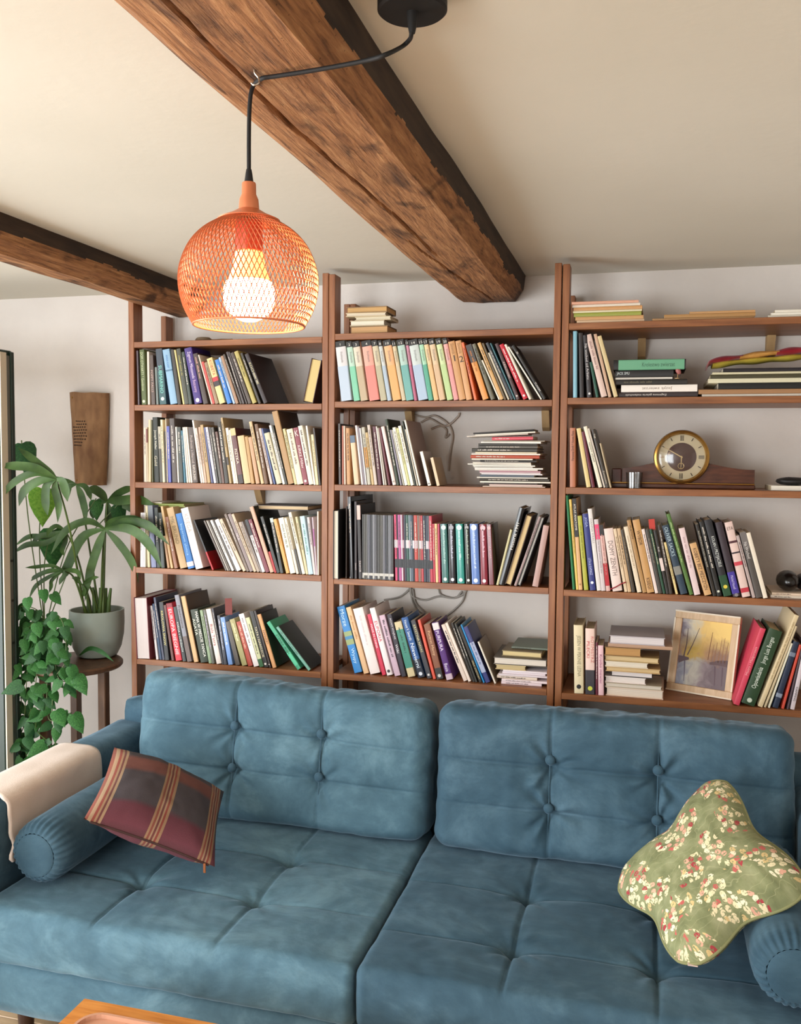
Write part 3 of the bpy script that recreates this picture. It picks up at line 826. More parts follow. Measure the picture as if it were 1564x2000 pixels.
stack(1, 4, 0.03, 'of the low pile, middle bookcase', 850, 1170, 6.8, """
875 1410 36 d9c8cc
880 1490 30 e3d4d6
815 1350 44 d8c8b8 k=h
840 1490 26 d8ccd0 n=magazine
890 1460 26 ddd0d4 n=magazine
900 1480 24 e4dade n=magazine
800 1200 64 cdb98c k=f p=cdb98c
775 1478 96 6a6258 k=f p=e6dcd0 D=.23
880 1412 74 8a7a58 k=f p=e0cc98 D=.15 y=2
1010 1490 30 7a8478 k=h D=.17 y=6
""", jit=2)
stack(1, 0, 0.012, 'of the pile on top of middle bookcase', 560, 360, 2.793, """
342 550 40 8a6f4a k=f p=d2a878
345 532 30 b8ac90 k=f p=ede6d4
370 566 20 c8bca0 k=f p=e0d8c0
325 540 20 c8b898 k=f p=e6dcc8
323 546 34 8a7050 k=f p=d0a870
""", jit=3)
row(2, 1, 0.004, 'top row, right bookcase', [(1100, 640, 5.586, """
105 45 105 40 8ab8c8 k=h r=.2 i=0
178 66 165 60 2a2426 i=0
262 60 190 88 2f2a2e t=Na_wschod_od_Arbatu/d8d4d4/.25:.9 o=d8d8d8
356 42 285 380 1f5a48 i=0
415 66 240 85 d6bfb4 i=a88a84
492 48 330 75 c8a88e i=0
552 46 365 100 d2c094 i=0
""")])
ztop1, st1 = stack(2, 1, 0.012, 'of the dark pile, right bookcase', 1100, 640, 5.586, """
605 1465 54 3a2e2e k=h t=Zaginiona_galeria_melancholii/d8d0c8/.35:.95/u
630 1460 78 ece6de k=h t=Jezyk_zwierzat/a89c94/.3:.75/u
575 1350 56 2a2622 k=h i=6a6450
568 1190 22 c8c4bc n=magazine D=.16
562 1200 78 1f1e20 k=h t=JACK_SMU/c8d0d0/.75:.97
545 1335 108 1c1c1c k=h b=.02:.93:6fa888 t=Krolestwo_zwierzat/3f6a54/.15:.6
""", jit=1)
row(2, 2, 0.004, 'second row, right bookcase', [(1100, 820, B7, """
90 76 90 115 b5785a t=Personal_Drift_*_Nowa_Rasa/4a2c24/.45:.95/u
322 62 180 125 d8c48c i=0
395 56 250 170 6a1830 i=0
490 66 278 100 e2dcc8 t=NOWY_ADAM/5a5448/.4:.75
560 26 338 125 c9bdb0
592 50 388 140 3c3022 t=Yoga/e8e0d0/.8:.97|Kamasutra/c8bca8/.05:.3
646 24 500 330 b5a384
""")])
B3 = 7.274
row(2, 3, 0.004, 'third row, right bookcase', [(1095, 960, B3, """
166 38 66 58 1f7a4a k=h i=0
218 34 116 115 dcc068 i=a8843a
254 54 162 105 d8b080 b=.58:1:24201e t=ATLAS_ANATOMII/ece4d8/.62:.98 o=b08a5a
330 62 235 350 b0b044 i=8a8a30
415 86 305 320 2f3a80 t=JOGA/b8c4ec/.82:.96|LITA_&_KAMASZ/c0c8ec/.2:.42 o=e4e8f4 oz=.1
514 60 380 250 ddd8d4 t=HANNA_KRALL/a89ea0/.5:.95
576 60 470 400 cfc4c4 b=.72:.93:e04a78 i=a89ca0
645 60 540 480 d8b4ac b=.08:.42:b82030;.84:1:2a2426 i=b8807a
738 148 605 535 e3d0c8 k=h t=DOMY_ZENITH/8a7a74/.25:.8
905 44 745 535 dcc6a8 i=8a6a48
954 50 795 530 cdb08c i=4a3828
1012 68 850 550 4a3e30 i=8a7a60
1086 70 890 508 e0d0b8 i=b8a48a
1164 60 935 415 b08a58 t=PLATON/5a3e24/.72:.95
1228 104 1015 412 c49a64 t=WYBOR/5a3e24/.65:.85|KSIEGI/5a3e24/.05:.2
1340 46 1145 540 e2d2cc i=5a4c48
1392 52 1200 545 4a443e i=8a7e70
1452 38 1255 540 1f5038 i=d0c8a8
1498 64 1315 555 2a2420 b=.36:.56:e0cfc8 t=Król/ece4dc/.62:.78
"""), (1290, 990, 5.708, """
80 46 -54 205 3c3026
168 38 35 400 dcc890
222 84 10 215 2c4254 k=h t=OLIVER_SACKS/b8ccd4/.55:.97 b=.28:.4:8a8a84
322 46 62 85 5a7c3c k=h i=b8cc90
376 70 200 245 dcc8c8 i=b89ca0
490 82 320 415 cfa878 t=KOBIETY_BEZ_MEZCZYZN/5a4030/.1:.9
584 40 385 200 2a241c i=b8b0a0
628 62 425 170 1e1c1a k=h o=d8d8c8
705 92 480 155 24242a k=h b=0:.27:1f5030 t=KOLAN_I_PRZYJACIELE/d8dcd8/.38:.78 o=d8c84a oz=.12
808 84 605 180 3c2f38 k=h b=.04:.33:4a3a9a t=Michel_Houell/d0c8ec/.1:.28 o=8a848a oz=.02
912 104 710 180 dcc4bc k=h b=.06:.12:c03848;.42:.47:c84a58;.58:.6:3a2c34;.72:.75:5a3038 t=ETA/7a6a60/.86:.97/h
1024 36 840 325 b8a8a4
1066 76 880 293 5c5652 t=Na_Wschod/d8d4d0/.6:.85 b=.75:1:7a7472
1146 50 952 295 e6dccb i=0
""")])
row(2, 4, 0.006, 'left of bottom row, right bookcase', [(1095, 1190, 6.951, """
182 128 172 215 dccfae k=h t=JESIEN_W_PEKINIE_LESNA/8a8468/.25:.85 o=24221e oz=.1
335 126 333 262 e3c9be k=h b=0:.37:3f3a40 t=PILECKI/c04a4a/.48:.88//.3|ROTMISTRZ/c87a74/.48:.88//.75 o=c8cc50 oz=.09
472 34 472 450 6a1f34
510 72 505 492 e0bcc0 t=Krotko_mowiac/9a5a7a/.2:.85
""")])
stack(2, 4, 0.008, 'of the pile beside the landscape picture', 1095, 1190, 6.951, """
610 1390 118 dcc4b0 k=f p=e6d8c8 D=.22
600 1370 58 b8ac98 k=f p=ddd2c4
598 1152 84 e6dad4 k=f p=e8ded8 y=1
680 1246 76 4a4440 k=f p=e8dedc y=1
610 1350 64 c0a070 k=f p=d4b888
600 1182 74 d8ccb8 k=f p=e3d9c8
594 1330 74 b09868 k=f p=d8bf92
592 1090 120 8a6a40 k=f p=c0935c
640 1515 48 b09078 n=envelope a=brown_paper D=.22 k=m
660 1412 110 b8b0b4 k=f p=ded6d8 D=.2
""", jit=2)
row(2, 4, 0.006, 'right end of bottom row, right bookcase', [(1300, 1180, 5.924, """
782 74 1090 290 d04a62 k=h t=Mistrz_i_Malgorzata/f0b0b4/.3:.85/u
872 168 1195 318 2c4a2c k=h t=Jorge_Luis_Borges/dce4d8/.55:.9/u|Opowiadania/dce4d8/.22:.5/u o=c8d0c0
1066 66 1490 135 d8c6a2 i=b09c78
1136 34 1500 260 c8b898 i=0
1184 30 1440 455 dcd8c4 i=0
1232 88 1462 440 20304a k=h b=.16:.22:8a94a4;.78:.84:7a8494 i=0
1338 34 1545 475 c8503c i=0
1400 30 1590 420 5a4a52 i=0
1440 48 1600 470 cfc4c8 t=CAMPING/2a2628/.08:.4
""")])
# ---------------------------------------------------------------- sofa
def rbox(W, D, H, r, step, disp=None, name='cushion'):
    """rounded block centred on the origin, finely gridded and displaced along its normals"""
    hx, hy, hz = W/2, D/2, H/2; V = []; Fq = []
    def g(L): return np.linspace(-L/2, L/2, max(4, int(L/step))+1)
    idx = {}
    def vid(p):
        k = tuple(np.round(p, 6))
        if k not in idx: idx[k] = len(V); V.append(k)
        return idx[k]
    gx, gy, gz = g(W), g(D), g(H)
    for a, b, mk in ((gx, gy, lambda u, v: (u, v, hz)), (gx, gy, lambda u, v: (u, v, -hz)), (gx, gz, lambda u, v: (u, -hy, v)), (gx, gz, lambda u, v: (u, hy, v)), (gy, gz, lambda u, v: (hx, u, v)), (gy, gz, lambda u, v: (-hx, u, v))):
        ids = [[vid(mk(u, v)) for v in b] for u in a]
        for i in range(len(a)-1):
            for j in range(len(b)-1): Fq.append((ids[i][j], ids[i+1][j], ids[i+1][j+1], ids[i][j+1]))
    P = np.array(V); h = np.array([hx, hy, hz]); rr = np.minimum(r, h*0.98)
    Q = np.clip(P, -(h-rr), h-rr); N = (P-Q)/rr; ln = np.linalg.norm(N, axis=1, keepdims=True); N = N/np.maximum(ln, 1e-9)
    # square boundary points are pulled to the rounded edge
    P2 = Q+N*rr
    if disp is not None: P2 = P2+disp(P2, N)
    me = mesh(name, P2, Fq)
    bm = bmesh.new(); bm.from_mesh(me); bmesh.ops.recalc_face_normals(bm, faces=bm.faces); bm.to_mesh(me); bm.free()
    me.polygons.foreach_set('use_smooth', [True]*len(me.polygons))
    return me
def snoise(P, s, seed=0.0): return np.array([mnoise.noise(Vector((p[0]*s+seed, p[1]*s+seed*1.7, p[2]*s-seed))) for p in P])
def tuft(u, v, us, vs, lu, lv, puff, seam, hole, seed, wr=0.004):
    """quilted relief over one face: cells between seams us / vs, buttons where they cross"""
    cu = np.array([-lu]+list(us)+[lu]); cv = np.array([-lv]+list(vs)+[lv])
    fu = np.zeros_like(u); fv = np.zeros_like(v)
    for a, b in zip(cu, cu[1:]):
        m = (u >= a) & (u <= b); fu[m] = (u[m]-a)/(b-a)
    for a, b in zip(cv, cv[1:]):
        m = (v >= a) & (v <= b); fv[m] = (v[m]-a)/(b-a)
    d = puff*np.power(np.clip(np.sin(np.pi*fu), 0, 1), 0.55)*np.power(np.clip(np.sin(np.pi*fv), 0, 1), 0.55)
    dm = np.full_like(u, 9.0)
    for a in us:
        for b in vs:
            q = np.hypot(u-a, v-b); dm = np.minimum(dm, q); th = np.arctan2(v-b, u-a)
            d -= hole*np.exp(-(q/0.030)**2)+hole*0.35*np.exp(-(q/0.09)**2)
            d += wr*np.cos(8*th+seed+a*31+b*17)*np.exp(-((q-0.055)/0.05)**2)*(0.5+0.5*np.cos(3*th+seed*2+a*9))
    for a in us: d -= (seam*0.55+seam*np.exp(-dm/0.10))*np.exp(-((u-a)/0.0045)**2)
    for b in vs: d -= (seam*0.35+seam*0.8*np.exp(-dm/0.10))*np.exp(-((v-b)/0.0045)**2)
    return d
sofa = thing('sofa', 'blue velvet tufted sofa in front of the bookcases', 'sofa', (1.265, -0.6, 0))
def rel(p): return (p[0]-1.265, p[1]+0.6, p[2])
SEATZ = 0.455
for k, (xa, xb) in enumerate(((0.14, 1.263), (1.267, 2.39))):
    W = xb-xa; D = 0.90; H = 0.158; cx, cyy = (xa+xb)/2, -1.075+D/2
    us = [0.512-cx, 0.882-cx] if k == 0 else [1.632-cx, 1.995-cx]
    vs = [-0.815-cyy, -0.545-cyy] if k == 0 else [-0.865-cyy, -0.57-cyy]
    def dsp(P, N, us=us, vs=vs, W=W, D=D, k=k):
        top = np.clip(N[:, 2], 0, 1)**2
        d = tuft(P[:, 0], P[:, 1], us, vs, W/2, D/2, 0.007, 0.007, 0.022, k*2.0, 0.003)*top
        d += 0.004*snoise(P, 7, k*3.0)+0.0016*snoise(P, 26, k*5.0)
        fr = np.clip(-N[:, 1], 0, 1)**2
        d += fr*(0.010*np.cos(P[:, 2]/0.079*1.57)+0.003*snoise(P, 16, 2.0))
        return N*d[:, None]
    me = rbox(W, D, H, 0.024, 0.0060, dsp, 'seat_cushion')
    link('seat_cushion', me, M_VEL if k == 0 else M_VEL_SHADED, sofa, rel((cx, cyy, SEATZ-H/2)))
BTN = MB().lathe([(0.0005, 0.0115), (0.008, 0.0105), (0.0138, 0.007), (0.0165, 0.0), (0.0155, -0.004)], 20, cap1=False)
btn_me = mesh('button', BTN.v, BTN.f, 60); btn_me.materials.append(M_VEL_SHADED)
for k, (xa, xb, zb) in enumerate(((0.195, 1.272, 0.452), (1.296, 2.392, 0.452))):
    W = xb-xa; Tk = 0.205; H = 0.497; cx = (xa+xb)/2
    us = [0.577-cx, 0.897-cx] if k == 0 else [1.668-cx, 1.997-cx]; vs = [0.632-0.70, 0.775-0.70] if k == 0 else [0.612-0.70, 0.762-0.70]
    def dsp(P, N, us=us, vs=vs, W=W, H=H, k=k):
        fr = np.clip(-N[:, 1]*0.9+np.clip(N[:, 2], 0, 1)*0.35, 0, 1)
        d = tuft(P[:, 0], P[:, 2], us, vs, W/2, H/2, 0.020, 0.009, 0.026, 1.3+k*2.6, 0.010 if k else 0.007)*fr
        d += 0.007*snoise(P, 5, 4+k*3.0)+0.0028*snoise(P*np.array([1.0, 1, 0.45]), 22, 1+k*5.0)
        # creases on the side panel and over the top edge
        sd = np.clip(np.abs(N[:, 0]), 0, 1)**2; d += sd*0.0015*np.sin(P[:, 2]*75+P[:, 1]*40)
        tp = np.clip(N[:, 2], 0, 1); d += tp*0.005*snoise(P*np.array([3.5, 0.8, 0.8]), 9, k*2.0)
        o = N*d[:, None]; o[:, 2] -= (0.045*(P[:, 0]/W+0.5) if k == 0 else 0.035)*(P[:, 2]/H+0.5); return o
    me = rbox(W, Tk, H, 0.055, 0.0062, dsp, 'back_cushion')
    bc = link('back_cushion', me, M_VEL if k == 0 else M_VEL_SHADED, sofa, rel((cx, -0.232, zb+H/2)), (math.radians(-9), 0, 0))
    for a in us:
        for b in vs: link('button', btn_me, None, bc, (a, -Tk/2+0.008, b), (math.radians(90), 0, 0))
        # stitched piping that follows the seam
    for a in us:
        MB().tube([(a, -Tk/2+0.013-0.004*math.cos(z*9), z) for z in np.linspace(-H/2+0.05, H/2-0.06, 16)], 0.0022, 5).build('seam_piping', M_VEL_SHADED, bc, 60)
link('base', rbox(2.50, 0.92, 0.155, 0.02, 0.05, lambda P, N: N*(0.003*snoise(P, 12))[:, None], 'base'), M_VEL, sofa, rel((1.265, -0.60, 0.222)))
link('back_frame', rbox(2.50, 0.10, 0.55, 0.03, 0.05, None, 'back_frame'), M_VEL_SHADED, sofa, rel((1.265, -0.085, 0.52)))
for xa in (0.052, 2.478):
    link('arm', rbox(0.165, 1.04, 0.57, 0.045, 0.025, lambda P, N: N*(0.004*snoise(P, 7))[:, None], 'arm'), M_VEL_SHADED, sofa, rel((xa, -0.60, 0.425)))
for xa, ya in ((0.235, -0.985), (2.29, -0.985), (0.235, -0.2), (2.29, -0.2)):
    MB().tube([(0, 0, 0.147), (0, 0, 0.0)], [0.026, 0.017], 16).build('leg', flat('3d2418', 0.4), sofa, 40, rel((xa, ya, 0)))

def bolster(name, label, x, y0, y1, R, z, m):
    t = thing(name, label, 'bolster', (x, y0, z), group='round bolsters on the sofa')
    n = 168; st = []
    prof = [(0.0005, -0.012), (R*0.35, -0.0125), (R*0.62, -0.010), (R*0.68, -0.005)]
    body = [(R*0.685, -0.004, 0.5), (R*0.75, -0.002, 1), (R*0.84, 0.006, 1), (R*0.93, 0.02, 0.75), (R*0.985, 0.045, 0.3), (R, 0.07, 0.08)]
    L = y1-y0; ys = [b[1] for b in body]
    for q in np.linspace(0.12, L-0.12, 12): body.append((R, q, 0))
    body += [(r, L-y, a) for r, y, a in reversed(body[:6])]
    vs = []
    for r, y, a in body:
        for j in range(n):
            th = 2*math.pi*j/n; rr = r*(1+0.035*a*math.cos(28*th))+0.002*mnoise.noise(Vector((math.cos(th)*2, y*7, math.sin(th)*2+x)))
            vs.append((rr*math.cos(th), y, rr*math.sin(th)))
    fs = [(i*n+j, i*n+(j+1) % n, (i+1)*n+(j+1) % n, (i+1)*n+j) for i in range(len(body)-1) for j in range(n)]
    me = mesh('body', vs, fs, 75); link('body', me, m, t)
    for yy, sg in ((0, 1), (L, -1)):
        c = MB()
        c.lathe([(r, 0) for r, q in prof], 48)
        vv = [(v[0], yy+sg*(prof[i//48][1]), v[1]) for i, v in enumerate(c.v)]
        link('end_cap', mesh('end_cap', vv, c.f, 60), m, t)
    return t
bolster('bolster', 'blue velvet bolster beside the plaid cushion, by the left arm', 0.252, -0.955, -0.42, 0.094, 0.566, M_VEL_SHADED)
bolster('bolster', 'blue velvet bolster under the floral cushion, by the right arm', 2.292, -1.0, -0.44, 0.092, 0.566, M_VEL_SHADED)

# cream throw folded over the left arm
prof = [(0.145, 0.520), (0.146, 0.58), (0.146, 0.65), (0.139, 0.700), (0.110, 0.720), (0.06, 0.723), (0.0, 0.721), (-0.03, 0.708), (-0.041, 0.67), (-0.043, 0.60), (-0.044, 0.50)]
pp = spline([(a, 0, b) for a, b in prof], 5); ys = np.linspace(-0.935, -0.47, 44); vs = []
for i, y in enumerate(ys):
    for j, p in enumerate(pp):
        e = 0.004*mnoise.noise(Vector((p[0]*6, y*5, p[2]*6)))
        fl_ = max(0, 1-(y+0.935)/0.05); inn = max(0, 1-j/8)
        vs.append((p[0]+0.004+abs(e)+0.012*fl_*inn, y-0.018*inn*fl_*math.sin(j)+0.010*mnoise.noise(Vector((0, j*0.2, 3)))*fl_, p[2]+0.004+abs(e)))
n = len(pp); fs = [(i*n+j, i*n+j+1, (i+1)*n+j+1, (i+1)*n+j) for i in range(len(ys)-1) for j in range(n-1)]
M_CREAM = noise_mat('cream_fleece', [(0.3, 'd9c6b6'), (0.7, 'e4d3c6')], nscale=8, rough=0.95, bump=0.2, bscale=300, sheen=0.4)
th = link('throw_blanket', mesh('throw_blanket', vs, fs, 80), M_CREAM); md = th.modifiers.new('thick', 'SOLIDIFY'); md.thickness = 0.007; md.offset = 1.0
tag(th, 'cream fleece throw folded over the left sofa arm', 'blanket')

# ---------------------------------------------------------------- cushions
def cushion(name, label, corners, thick, m, pinch, ears, seed, piping=None, pw=2.0):
    """square cushion spanned between four corners (order: A, B below A, C, D)"""
    A, B, C_, D = [np.array(c, float) for c in corners]; n = 46
    cen = (A+B+C_+D)/4; nz = np.cross(C_-A, B-D); nz = nz/np.linalg.norm(nz)
    if nz @ (CAM-cen) < 0: nz = -nz
    t = thing(name, label, 'cushion', tuple(cen), group='loose cushions on the sofa')
    def pt(u, v, side):
        k = 1-ears*(abs(u)*abs(v))**3.5; uu = u*k*(1-pinch*(1-abs(v)**pw)*abs(u)**2); vv = v*k*(1-pinch*(1-abs(u)**pw)*abs(v)**2)
        rho = max(abs(u), abs(v))
        if pw > 3:   # lobed outline: rounded ears, hollow sides
            an = math.atan2(v, u); rs_ = 1/max(abs(math.cos(an)), abs(math.sin(an))); rr = rho*(0.55*(0.98-0.24*math.cos(4*an))+0.45*min(rs_, 1.28)*0.88); uu, vv = rr*math.cos(an), rr*math.sin(an)
        a, b = (uu+1)/2, (vv+1)/2
        p = A*(1-a)*(1-b)+D*a*(1-b)+C_*a*b+B*(1-a)*b
        f = max(0.0, (1-abs(u)**2.6)*(1-abs(v)**2.6)) if pw < 3 else max(0.0, 1-rho**3.2); h = thick/2*f**0.62
        h += 0.006*mnoise.noise(Vector((u*2.2+seed, v*2.2, side*3)))*min(1, 4*f)+0.003*mnoise.noise(Vector((u*6+seed, v*6, side*3)))*min(1, 3*f)
        return p+nz*(h if side > 0 else -h*1.0)-cen
    for side, nm in ((1, 'front_panel'), (-1, 'back_panel')):
        us = np.linspace(-1, 1, n); vs = [pt(u, v, side) for u in us for v in us]
        fs = [(i*n+j, (i+1)*n+j, (i+1)*n+j+1, i*n+j+1) for i in range(n-1) for j in range(n-1)]
        me = mesh(nm, vs, fs); me.polygons.foreach_set('use_smooth', [True]*len(me.polygons))
        uv = me.uv_layers.new(name='UVMap')
        for lp in me.loops:
            i, j = divmod(lp.vertex_index, n); uv.data[lp.index].uv = (i/(n-1), 1-j/(n-1))
        link(nm, me, m, t)
    if piping:
        us = list(np.linspace(-1, 1, 40)); edge = [(u, -1) for u in us]+[(1, v) for v in us[1:]]+[(u, 1) for u in us[::-1][1:]]+[(-1, v) for v in us[::-1][1:]]
        MB().tube([pt(u, v, 1) for u, v in edge], 0.0042, 6).build('piping', piping, t, 70)
    return t, pt
def plaid():
    m, n, l, p = newmat('plaid_wool'); uv = n.new('ShaderNodeUVMap'); sp = n.new('ShaderNodeSeparateXYZ'); l.new(uv.outputs[0], sp.inputs[0])
    def grp(c): # one group of thin stripes
        o = []; w = 0.014
        for k, q in enumerate(['9c7c5c', '864a3a', 'a38768', '6a3a34', 'a38768', '8a4234', '9c7c5c']): o.append((max(0, c+(k-3.5)*w), q))
        return o
    base = '453a3c'; st = [(0.0, '864a3a'), (0.02, 'a38768'), (0.05, '8a4234'), (0.07, '9c7c5c'), (0.085, '6a3a34'), (0.10, 'a38768'), (0.12, base)]
    st += grp(0.49)+[(0.545, base)]+grp(0.90)+[(0.955, '7a4038')]
    r1 = ramp(n, st, 'CONSTANT'); l.new(sp.outputs[0], r1.inputs[0])
    st2 = [(0.0, '5a3238'), (0.03, '683640'), (0.17, '5c2e38'), (0.22, '453e42'), (0.55, '453e42'), (0.60, '6a4038'), (0.75, '70443a'), (0.80, '453e40'), (1.0, '40383c')]
    r2 = ramp(n, st2, 'LINEAR'); l.new(sp.outputs[1], r2.inputs[0])
    # warp stripes stay visible, elsewhere the weft bands show
    mk = ramp(n, [(0.0, 'ffffff'), (0.12, '000000'), (0.441, 'ffffff'), (0.545, '000000'), (0.851, 'ffffff'), (0.955, '000000')], 'CONSTANT'); l.new(sp.outputs[0], mk.inputs[0])
    mx = n.new('ShaderNodeMix'); mx.data_type = 'RGBA'; ml = n.new('ShaderNodeMath'); ml.operation = 'MULTIPLY'; ml.inputs[1].default_value = 0.82; l.new(mk.outputs[0], ml.inputs[0])
    l.new(ml.outputs[0], mx.inputs[0]); l.new(r2.outputs[0], mx.inputs[6]); l.new(r1.outputs[0], mx.inputs[7]); l.new(mx.outputs[2], p.inputs['Base Color'])
    wv = n.new('ShaderNodeTexNoise'); wv.inputs['Scale'].default_value = 160; bp = n.new('ShaderNodeBump'); bp.inputs['Strength'].default_value = 0.35; bp.inputs['Distance'].default_value = 0.003
    l.new(uv.outputs[0], wv.inputs['Vector']); l.new(wv.outputs['Fac'], bp.inputs['Height']); l.new(bp.outputs['Normal'], p.inputs['Normal']); p.inputs['Roughness'].default_value = 0.95
    return m
def floral():
    m, n, l, p = newmat('floral_cotton'); uv = n.new('ShaderNodeUVMap')
    no = n.new('ShaderNodeTexNoise'); no.inputs['Scale'].default_value = 9; no.inputs['Detail'].default_value = 6; l.new(uv.outputs[0], no.inputs['Vector'])
    base = ramp(n, [(0.3, '6f7550'), (0.5, '858a62'), (0.7, '9a9c76')]); l.new(no.outputs['Fac'], base.inputs[0])
    clu = n.new('ShaderNodeTexVoronoi'); clu.voronoi_dimensions = '2D'; clu.inputs['Scale'].default_value = 4.4; clu.inputs['Randomness'].default_value = 0.8; l.new(uv.outputs[0], clu.inputs['Vector'])
    fl1 = n.new('ShaderNodeTexVoronoi'); fl1.voronoi_dimensions = '2D'; fl1.inputs['Scale'].default_value = 24; l.new(uv.outputs[0], fl1.inputs['Vector'])
    ptl = n.new('ShaderNodeTexVoronoi'); ptl.voronoi_dimensions = '2D'; ptl.inputs['Scale'].default_value = 75; l.new(uv.outputs[0], ptl.inputs['Vector'])
    dn_ = n.new('ShaderNodeTexNoise'); dn_.inputs['Scale'].default_value = 7; l.new(uv.outputs[0], dn_.inputs['Vector']); dm_ = n.new('ShaderNodeVectorMath'); dm_.operation = 'MULTIPLY_ADD'; dm_.inputs[1].default_value = (0.16, 0.16, 0); l.new(dn_.outputs['Color'], dm_.inputs[0]); l.new(uv.outputs[0], dm_.inputs[2]); l.new(dm_.outputs[0], clu.inputs['Vector'])
    a = n.new('ShaderNodeMath'); a.operation = 'LESS_THAN'; a.inputs[1].default_value = 0.43; l.new(clu.outputs['Distance'], a.inputs[0])
    b = n.new('ShaderNodeMath'); b.operation = 'LESS_THAN'; b.inputs[1].default_value = 0.46; l.new(fl1.outputs['Distance'], b.inputs[0])
    b2 = n.new('ShaderNodeMath'); b2.operation = 'LESS_THAN'; b2.inputs[1].default_value = 0.60; l.new(ptl.outputs['Distance'], b2.inputs[0])
    ab = n.new('ShaderNodeMath'); ab.operation = 'MULTIPLY'; l.new(a.outputs[0], ab.inputs[0]); l.new(b.outputs[0], ab.inputs[1])
    ab2 = n.new('ShaderNodeMath'); ab2.operation = 'MULTIPLY'; l.new(ab.outputs[0], ab2.inputs[0]); l.new(b2.outputs[0], ab2.inputs[1])
    sc = n.new('ShaderNodeSeparateColor'); l.new(fl1.outputs['Color'], sc.inputs[0])
    cr = ramp(n, [(0.0, 'e6d8b0'), (0.42, 'efe3c4'), (0.58, 'e0a890'), (0.72, 'c0605a'), (0.84, 'a83f44'), (0.93, 'd8bc84')], 'CONSTANT'); l.new(sc.outputs[0], cr.inputs[0])
    mx = n.new('ShaderNodeMix'); mx.data_type = 'RGBA'; l.new(ab2.outputs[0], mx.inputs[0]); l.new(base.outputs[0], mx.inputs[6]); l.new(cr.outputs[0], mx.inputs[7])
    # fine pale stems
    wv = n.new('ShaderNodeTexWave'); wv.inputs['Scale'].default_value = 6; wv.inputs['Distortion'].default_value = 14; wv.inputs['Detail'].default_value = 2; l.new(uv.outputs[0], wv.inputs['Vector'])
    w2 = n.new('ShaderNodeMath'); w2.operation = 'GREATER_THAN'; w2.inputs[1].default_value = 0.985; l.new(wv.outputs['Fac'], w2.inputs[0])
    m2 = n.new('ShaderNodeMix'); m2.data_type = 'RGBA'; ml = n.new('ShaderNodeMath'); ml.operation = 'MULTIPLY'; ml.inputs[1].default_value = 0.22; l.new(w2.outputs[0], ml.inputs[0])
    l.new(ml.outputs[0], m2.inputs[0]); l.new(mx.outputs[2], m2.inputs[6]); m2.inputs[7].default_value = rgb('c9c79a'); l.new(m2.outputs[2], p.inputs['Base Color'])
    p.inputs['Roughness'].default_value = 0.9; bp = n.new('ShaderNodeBump'); bp.inputs['Strength'].default_value = 0.3; bp.inputs['Distance'].default_value = 0.01; l.new(no.outputs['Fac'], bp.inputs['Height']); l.new(bp.outputs['Normal'], p.inputs['Normal'])
    return m
ct, ptf = cushion('plaid_cushion', 'brown and red plaid cushion propped on the left bolster', [(0.290, -0.612, 0.785), (0.430, -0.985, 0.705), (0.752, -0.805, 0.525), (0.600, -0.437, 0.605)], 0.15, plaid(), 0.07, 0.02, 1.0)
M_ZIP = flat('4a2c28', 0.6)
MB().tube([ptf(u, 1, 1)+np.array([0, -0.001, -0.002]) for u in np.linspace(-0.9, 0.9, 24)], 0.0035, 6).build('zip', M_ZIP, ct, 60)
q = ptf(0.84, 1, 1); MB().bbox((q[0]-0.004, q[1]-0.006, q[2]-0.028), (q[0]+0.004, q[1]-0.003, q[2]), 0.001).build('zip_pull', flat('b0704a', 0.35, 0.6), ct)
fT, fL, fB, fR = at(1404, 1488, -0.475), atz(1180, 1728, 0.545), atz(1338, 1916, 0.512), atz(1612, 1742, 0.715)
ct, ptf = cushion('floral_cushion', 'sage green floral cushion leaning at the right end of the sofa', [fT, fL, fB, fR], 0.135, floral(), 0.33, 0.17, 4.0, flat('8f9068', 0.9), 3.6)
q = ptf(-0.78, 1.0, 1); q = ptf(0.0, 0.0, 1)*0+np.array(ptf(-0.86, 0.97, 1)) if False else ptf(-0.75, 1.0, 1)
q = ptf(1.0, 0.93, 1)
MB().bbox((q[0]-0.011, q[1]-0.008, q[2]-0.002), (q[0]+0.012, q[1]+0.010, q[2]+0.0005), 0.0008).build('care_label', flat('d8c4bc', 0.8), ct, None, (0, 0, 0))

# ---------------------------------------------------------------- coffee table
tb = thing('coffee_table', 'oak coffee table at the bottom left corner', 'table', (1.1, -1.75, 0))
MB().bbox((-0.443, -0.42, 0.39), (0.45, 0.44, 0.42), 0.004).build('table_top', M_TABLE, tb)
for sx in (-0.37, 0.38):
    for sy in (-0.35, 0.37): MB().tube([(sx, sy, 0.39), (sx, sy, 0)], [0.024, 0.016], 12).build('leg', M_TABLE, tb, 40)
q = atz(190, 1994, 0.42)
tr_ = thing('serving_tray', 'pale pink tray on the coffee table', 'tray', (q[0]+0.14, q[1]-0.15, 0.4205))
def rrect(w, d, r, n=6):
    o = []
    for cx, cyy, a0 in ((w-r, d-r, 0), (-w+r, d-r, 90), (-w+r, -d+r, 180), (w-r, -d+r, 270)):
        for k in range(n+1):
            a = math.radians(a0+90*k/n); o.append((cx+r*math.cos(a), cyy+r*math.sin(a)))
    return o
M_PINK = flat('c99a80', 0.5)
MB().prism(rrect(0.17, 0.16, 0.05), 'z', 0, 0.006).build('tray_base', M_PINK, tr_)
o1, o2 = rrect(0.17, 0.16, 0.05), rrect(0.163, 0.153, 0.045); n = len(o1); vs = [(a, b, 0.006) for a, b in o1]+[(a, b, 0.016) for a, b in o1]+[(a, b, 0.016) for a, b in o2]+[(a, b, 0.006) for a, b in o2]
